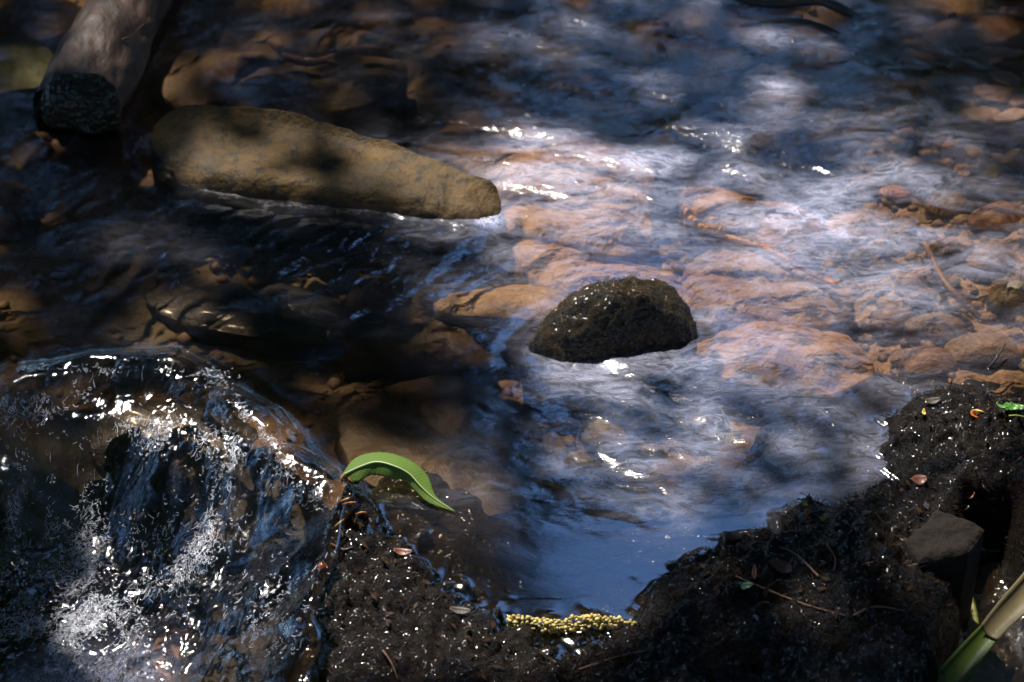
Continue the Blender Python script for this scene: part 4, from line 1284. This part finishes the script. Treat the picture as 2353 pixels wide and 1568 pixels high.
petal("leaf_fragment", 1706, 1354, 0.017, 0.006, 6, M_TEAL, "small shiny bluish-green leaf on the dark bank", "leaf scrap")
petal("leaf_fragment", 1733, 1325, 0.016, 0.004, 84, M_RUST, "upright red-brown scrap above the shiny bluish-green leaf", "leaf scrap")
petal("leaf_fragment", 1800, 1310, 0.022, 0.010, -30, M_RUST, "brown dead leaf half buried in the dark bank", "leaf scrap")
petal("leaf_fragment", 1560, 1370, 0.010, 0.006, 20, M_RUST, "rust scrap on the dark shore beside the smooth blue water", "leaf scrap")
petal("leaf_fragment", 1890, 1200, 0.005, 0.004, 20, M_LIME, "tiny pale green fleck right of the orange leaflet", "leaf scrap")
# green sprig at the right edge
sp = empty("sprig", on_bank(2310, 948), "bright green sprig of small leaves on the right bank", "sprig")
for k, (dx, dy, an) in enumerate(((0, 0, 70), (0.004, -0.001, 20), (-0.004, -0.001, 150), (0.010, -0.003, -15), (0.006, -0.004, -40))):
    o = petal("leaflet", 2310, 948, 0.010, 0.0055, an, M_GRN, None, None, lift=0.004)
    o.location = Vector((dx, dy, 0.004 + 0.001 * k)); o.parent = sp
sp2 = empty("sprig", on_bank(2340, 968), "thin lime stalk trailing from the green sprig", "sprig")
V, F = tube(spline([(-0.008, 0.002, 0.004), (0.0, 0.001, 0.005), (0.012, -0.003, 0.004)], 10), np.linspace(0.0007, 0.0005, 10), 6)
o = new_obj("stalk", V, F, M_LIME, sp2)
# berry
bp = on_bank(742, 1322, 0.006)
be = empty("berry", bp, "glossy brown seed on the bank's rim beside the cascade", "seed")
V = []; nb_ = 16; ns_ = 22
for i in range(nb_ + 1):
    t = pi * i / nb_
    for j in range(ns_):
        a_ = 2 * pi * j / ns_
        V.append((0.0050 * sin(t) * cos(a_), 0.0050 * sin(t) * sin(a_), 0.0062 * cos(t) * (1.12 if t < pi / 2 else 0.95)))
new_obj("seed_coat", np.array(V), grid_faces(ns_, nb_ + 1, True), M_BERRY, be)
V, F = tube([(0, 0, 0.0064), (0.0006, 0, 0.0078), (0.001, 0.0004, 0.009)], [0.0009, 0.0006, 0.0004], 6)
new_obj("tip", V, F, M_STICK_D, be)
# little stub of root jutting over the water, and rootlets on the bank
q0 = on_bank(1780, 1234)
o = stick("root", [(1664, 1240, .010), (1700, 1236, .010), (1760, 1230, .012), (1810, 1225, .012)], [.0065, .0060, .0066, .0070], M_STICK_D, "black root stub jutting from the dark bank over the blue water", "root", n=24, sides=12, jit=0.3)
stick("root", [(1790, 1260, .02), (1788, 1215, .022), (1784, 1188, .016)], [.009, .007, .003], M_STICK_D, "black mossy snag standing at the bank's edge", "root", n=16, sides=12, jit=0.35)
stick("twig", [(1866, 1150, .014), (1852, 1185, .014), (1812, 1222, .012), (1786, 1252, .012)], [.0006, .0009, .0010, .0008], M_STICK_D, "thin black twig leaning beside the orange leaflet", "twig", n=16, sides=6)
for i, (pts_, lab) in enumerate((
        ([(1690, 1330), (1760, 1360), (1850, 1395), (1940, 1420)], "long thin rootlet below the shiny bluish-green leaf"),
        ([(1880, 1330), (1830, 1280), (1790, 1262)], "pale rootlet climbing to the black root stub"),
        ([(1900, 1255), (1920, 1300), (1890, 1360)], "pale rootlet in the middle of the dark bank"),
        ([(1960, 1420), (2010, 1400), (2080, 1410)], "thin rootlet below the block stone's left side"),
        ([(880, 1500), (900, 1530), (915, 1568)], "short brown rootlet on the sparkling bank"),
        ([(1330, 1545), (1420, 1515), (1490, 1500)], "thin rootlet along the rim of the small puddle"),
        ([(760, 1255), (790, 1268), (812, 1262)], "brown rootlet on the bank's left rim"))):
    P = np.array([on_bank(a_, c_, 0.0025) for a_, c_ in pts_])
    V, F = tube(spline(P, 18), np.linspace(0.0010, 0.0005, 18), 6, 0.0002)
    o = new_obj("rootlet", V - P[0], F, M_STICK_B); o.location = P[0]
    tag(o, lab, "rootlet")

# ------------------------------------------------------------------ unseen trees overhead, crowns thinned to shape the sun, shade and reflections
LIT = [  # (survey x, y, rx, ry, rotation, how freely the sun gets through)
    (1650, 540, 560, 170, 8, 1.0), (2120, 640, 400, 240, 0, 0.9), (1280, 440, 230, 120, 15, 0.9), (2000, 330, 260, 70, -8, 0.6),
    (1420, 730, 230, 130, 0, 1.0), (1760, 820, 300, 70, 0, 0.85), (1130, 690, 150, 30, 0, 0.7), (1010, 430, 190, 80, 20, 0.9),
    (650, 360, 260, 90, 8, 0.38), (920, 1090, 170, 90, 20, 1.0), (900, 1420, 220, 170, 0, 1.0), (1150, 1530, 150, 60, 0, 1.0), (1310, 1440, 200, 60, 0, 1.0),
    (330, 870, 260, 40, 0, 0.95), (600, 990, 160, 40, 50, 0.95), (380, 1000, 170, 60, 8, 0.95), (520, 1130, 50, 110, 20, 0.8), (440, 1270, 130, 110, 40, 0.95), (240, 1330, 150, 190, 0, 1.0),
    (80, 1440, 240, 150, 0, 1.0), (640, 1400, 110, 120, 0, 0.8), (2220, 1040, 210, 110, 0, 1.0), (1000, 960, 150, 50, 0, 0.18),
    (2300, 260, 90, 80, 0, 0.4), (560, 440, 140, 15, 6, 0.9), (250, 100, 150, 130, -30, 0.6), (40, 150, 90, 50, 0, 0.45), (720, 110, 240, 60, 0, 0.28),
    (1850, 1190, 70, 20, 0, 0.5), (1480, 960, 230, 110, 20, 0.6), (1450, 1110, 200, 70, 0, 0.5), (1110, 1280, 110, 90, 0, 0.35), (1750, 960, 200, 90, 0, 0.6), (2300, 1450, 150, 150, -40, 1.0),
]
N_OVER = 98000
gx = rng.uniform(-2.1, 3.2, 270000); gy = rng.uniform(-4.2, 1.5, 270000)


def lit_at(gx, gy):
    px, py = I(np.stack([gx, gy, 0 * gx], -1))
    lit = np.zeros_like(gx)
    for (cx, cy, rx, ry, ro, k) in LIT:
        c, s = cos(radians(ro)), sin(radians(ro))
        x_ = ((px - cx) * c + (py - cy) * s) / (rx + 60); y_ = (-(px - cx) * s + (py - cy) * c) / (ry + 40)
        lit = np.maximum(lit, k * (1 - smooth(0.85, 1.15, np.sqrt(x_ * x_ + y_ * y_))))
    base_ = 0.11 + 0.06 * fbm(gx * 4.5, gy * 4.5, 4.4, 2)
    dark_ = sum(blob(px, py, *b_5) for b_5 in ((1800, 1400, 330, 170), (1850, 1230, 200, 60), (2300, 20, 260, 110), (1050, 260, 150, 60), (2050, 1400, 200, 200)))
    lit = np.maximum(lit, base_ * np.clip(1 - 1.4 * dark_, 0, 1))
    return px, py, lit


def sunny(P):
    """drop the leaves that would close the sunlit openings of the roof"""
    g_ = P - SUN * (P[:, 2] / SUN[2])[:, None]
    a_, b_6 = I(np.stack([g_[:, 0], g_[:, 1], 0 * g_[:, 0]], -1))
    return P[(a_ < -250) | (a_ > 2600) | (b_6 < -250) | (b_6 > 1800)]


px, py, lit = lit_at(gx, gy)
out_of_frame = (px < -250) | (px > 2600) | (py < -250) | (py > 1800)
p_keep = np.clip(1 - lit * 1.02, 0, 1) ** 1.3
p_keep = np.where(out_of_frame, 1.0, p_keep)
ok = rng.random(len(gx)) < p_keep
h = rng.uniform(3.2, 5.2, len(gx))
lp = np.stack([gx, gy, 0 * gx], -1) + SUN * (h / SUN[2])[:, None]
# nothing hangs between the camera and the brook
fx, fy = I(lp)
f_ = (lp[:, 1] - CAM[1]) * cos(DEP) - (lp[:, 2] - CAM[2]) * sin(DEP)
ok &= ~((f_ > 0) & (fx > -400) & (fx < 2750) & (fy > -500) & (fy < 2000))
# gaps cut in the unseen leaves so blue sky shows in pool and riffle
def opening(a_, b_7, n_):
    g_ = (1.35 * blob(a_, b_7, 1490, 1200, 330, 370, 12) + 0.9 * blob(a_, b_7, 1400, 930, 260, 150) + 0.75 * blob(a_, b_7, 1760, 950, 260, 120)
          + 1.0 * blob(a_, b_7, 1560, 130, 330, 170) * smooth(-0.45, 0.10, n_) + 0.8 * blob(a_, b_7, 1950, 560, 520, 220) * smooth(-0.3, 0.25, n_))
    return np.clip(1.35 * g_ - 0.12, 0, 1)


ma, mb_ = I(lp * np.array([1, 1, -1]))
ok &= rng.random(len(gx)) > 0.97 * opening(ma, mb_, fbm(lp[:, 0] * 2, lp[:, 1] * 2, lp[:, 2] * 2, 2))
over = lp[ok][:N_OVER]


def leaf_cloud(P, size, n_out, flat=0.7):
    n = len(P)
    L_ = size * rng.uniform(0.7, 1.3, n); Wd = L_ * rng.uniform(0.45, 0.65, n)
    nz = rng.normal(size=(n, 3)) * (1 - flat) + np.array([0, 0, 1]) * flat
    nz /= np.linalg.norm(nz, axis=1)[:, None]
    t = np.cross(nz, rng.normal(size=(n, 3))); t /= np.linalg.norm(t, axis=1)[:, None]
    s = np.cross(nz, t)
    a_ = P - t * L_[:, None] * .5; c_ = P + t * L_[:, None] * .5
    b1_ = P + s * Wd[:, None] * .5 + nz * L_[:, None] * 0.06; d1 = P - s * Wd[:, None] * .5 + nz * L_[:, None] * 0.06
    V = np.stack([a_, d1, c_, b1_], 1).reshape(-1, 3)
    return V, np.arange(n)[:, None] * 4 + np.array([0, 1, 2, 3])


M_CANOPY = simple_mat("canopy_leaf", (0.07, 0.105, 0.020), (0.10, 0.125, 0.026), 0.5, 6, 0, 0.5, 0)
M_TRUNK = wood_mat("alder_bark", (0.06, 0.045, 0.035), (0.035, 0.028, 0.02), (0.02, 0.016, 0.012), 0.8, 8, (1, 1, 0.2), 0.8)


def tree(loc, height, lean, crown_pts, size, label, limbs):
    t_ = empty("tree", loc, label, "tree", "unseen trees over the brook")
    L0 = np.array(loc)
    P = spline([L0 + np.array([0, 0, -0.15]), L0 + np.array([lean[0] * .2, lean[1] * .2, height * .35]), L0 + np.array([lean[0] * .6, lean[1] * .6, height * .7]), L0 + np.array([lean[0], lean[1], height])], 24)
    V, F = tube(P, np.linspace(0.16, 0.05, 24), 14, 0.02)
    tr_ = part("trunk", V, F, M_TRUNK, t_)
    for (t0, end) in limbs:
        s_ = P[int(t0 * 23)]
        e_ = np.array(end)
        V, F = tube(spline([s_, s_ * .6 + e_ * .4 + np.array([0, 0, 0.15]), e_], 16), np.linspace(0.045, 0.010, 16), 8, 0.006)
        part("limb", V, F, M_TRUNK, t_)
    V, F = leaf_cloud(sunny(np.asarray(crown_pts)) if size > 0.08 else crown_pts, size, 0)
    part("crown", V, F, M_CANOPY, t_, False)
    return t_


# one alder leans over the stream from the far left bank; its crown is the roof of leaves
tree((-2.6, 2.4, 0.1), 5.2, (0.9, -0.6), over[: len(over) // 2], 0.062, "leaning alder on the far bank, roofing the brook with leaves",
     [(0.6, (-0.9, 0.9, 4.0)), (0.8, (-2.5, 1.9, 4.6)), (0.5, (-2.4, 0.6, 3.8))])
tree((1.9, 2.6, 0.1), 5.4, (-0.4, -0.7), over[len(over) // 2:], 0.062, "second alder on the far bank, reaching over the right side",
     [(0.6, (1.0, 0.2, 4.4)), (0.8, (0.6, -0.6, 4.8)), (0.5, (1.6, 0.2, 4.0))])


# trees further back, mirrored in the water
def backdrop_points(n, xlo, xhi, ylo, yhi, zlo, zhi, keep_):
    out = []; tot = 0
    while tot < n:
        q_ = np.stack([rng.uniform(xlo, xhi, 4000), rng.uniform(ylo, yhi, 4000), rng.uniform(zlo, zhi, 4000)], 1)
        mq = q_ * np.array([1, 1, -1])
        a_, b_4 = I(mq)                         # where it shows in a still surface
        q_ = q_[rng.random(len(q_)) < keep_(q_, a_, b_4)]
        out.append(q_); tot += len(q_)
    return np.concatenate(out)[:n]


def keep_left(q_, a_, b_4):
    n_ = fbm(q_[:, 0] * 1.4, q_[:, 1] * 1.4, q_[:, 2] * 1.4, 2)
    left_ = (1 - smooth(1150, 1400, a_ + 120 * n_)) * (1 - opening(a_, b_4, n_))
    return np.clip(left_, 0.0, 1)


def keep_low(q_, a_, b_4):
    n_ = fbm(q_[:, 0] * 1.4, q_[:, 1] * 1.4, q_[:, 2] * 1.4, 2)
    return np.clip(1 - 1.03 * opening(a_, b_4, 1.3 * n_), 0, 1)


bl = backdrop_points(17000, -3.6, 1.2, 1.8, 4.2, 0.3, 4.2, keep_left)
tree((-1.7, 3.6, 0.1), 3.6, (0.3, -0.2), bl, 0.14, "dense leafy tree across the brook on the left", [(0.5, (-0.8, 3.0, 2.4)), (0.7, (-1.8, 2.6, 2.8)), (0.6, (-0.5, 3.4, 2.0))])
brp = backdrop_points(16000, -0.4, 5.2, 2.2, 5.6, 0.2, 4.8, keep_low)
tree((1.4, 4.6, 0.1), 2.0, (0.1, -0.1), brp, 0.16, "low bushy tree across the brook on the right", [(0.5, (0.6, 4.2, 1.2)), (0.7, (2.4, 4.2, 1.4))])


def keep_corner(q_, a_, b_4):
    n_ = fbm(q_[:, 0] * 1.4, q_[:, 1] * 1.4, q_[:, 2] * 1.4, 2)
    return np.maximum(smooth(1950, 2250, a_ + 100 * n_) * (1 - smooth(150, 420, b_4 - 0.25 * (a_ - 2100))), 0.9 * blob(a_ + 60 * n_, b_4 + 60 * n_, 2080, 1010, 190, 150, -30))


bc = backdrop_points(8000, 0.2, 3.2, 2.0, 4.0, 0.8, 3.0, keep_corner)
tree((2.9, 3.4, 0.1), 2.8, (-0.3, -0.2), bc, 0.12, "leafy tree across the brook at the far right corner", [(0.5, (2.0, 3.0, 1.8)), (0.7, (1.6, 3.2, 2.2))])
# the wood goes on behind the camera and to both sides
for k, (tx, ty, lab) in enumerate(((-3.6, -0.4, "bushy tree on the left side of the brook"), (3.4, -0.2, "bushy tree on the right side of the brook"),
                                   (-1.6, -3.8, "bushy tree behind the viewer to the left"), (1.6, -3.9, "bushy tree behind the viewer to the right"))):
    n_ = 6500
    q_ = np.stack([rng.uniform(-1.7, 1.7, n_) + tx, rng.uniform(-2.2, 2.2, n_) + ty, rng.uniform(0.5, 4.6, n_)], 1)
    tree((tx, ty, 0.1), 3.6, (0.2, 0.1), q_, 0.20, lab, [(0.5, (tx + 0.8, ty + 0.4, 2.6)), (0.7, (tx - 0.8, ty - 0.3, 3.2))])
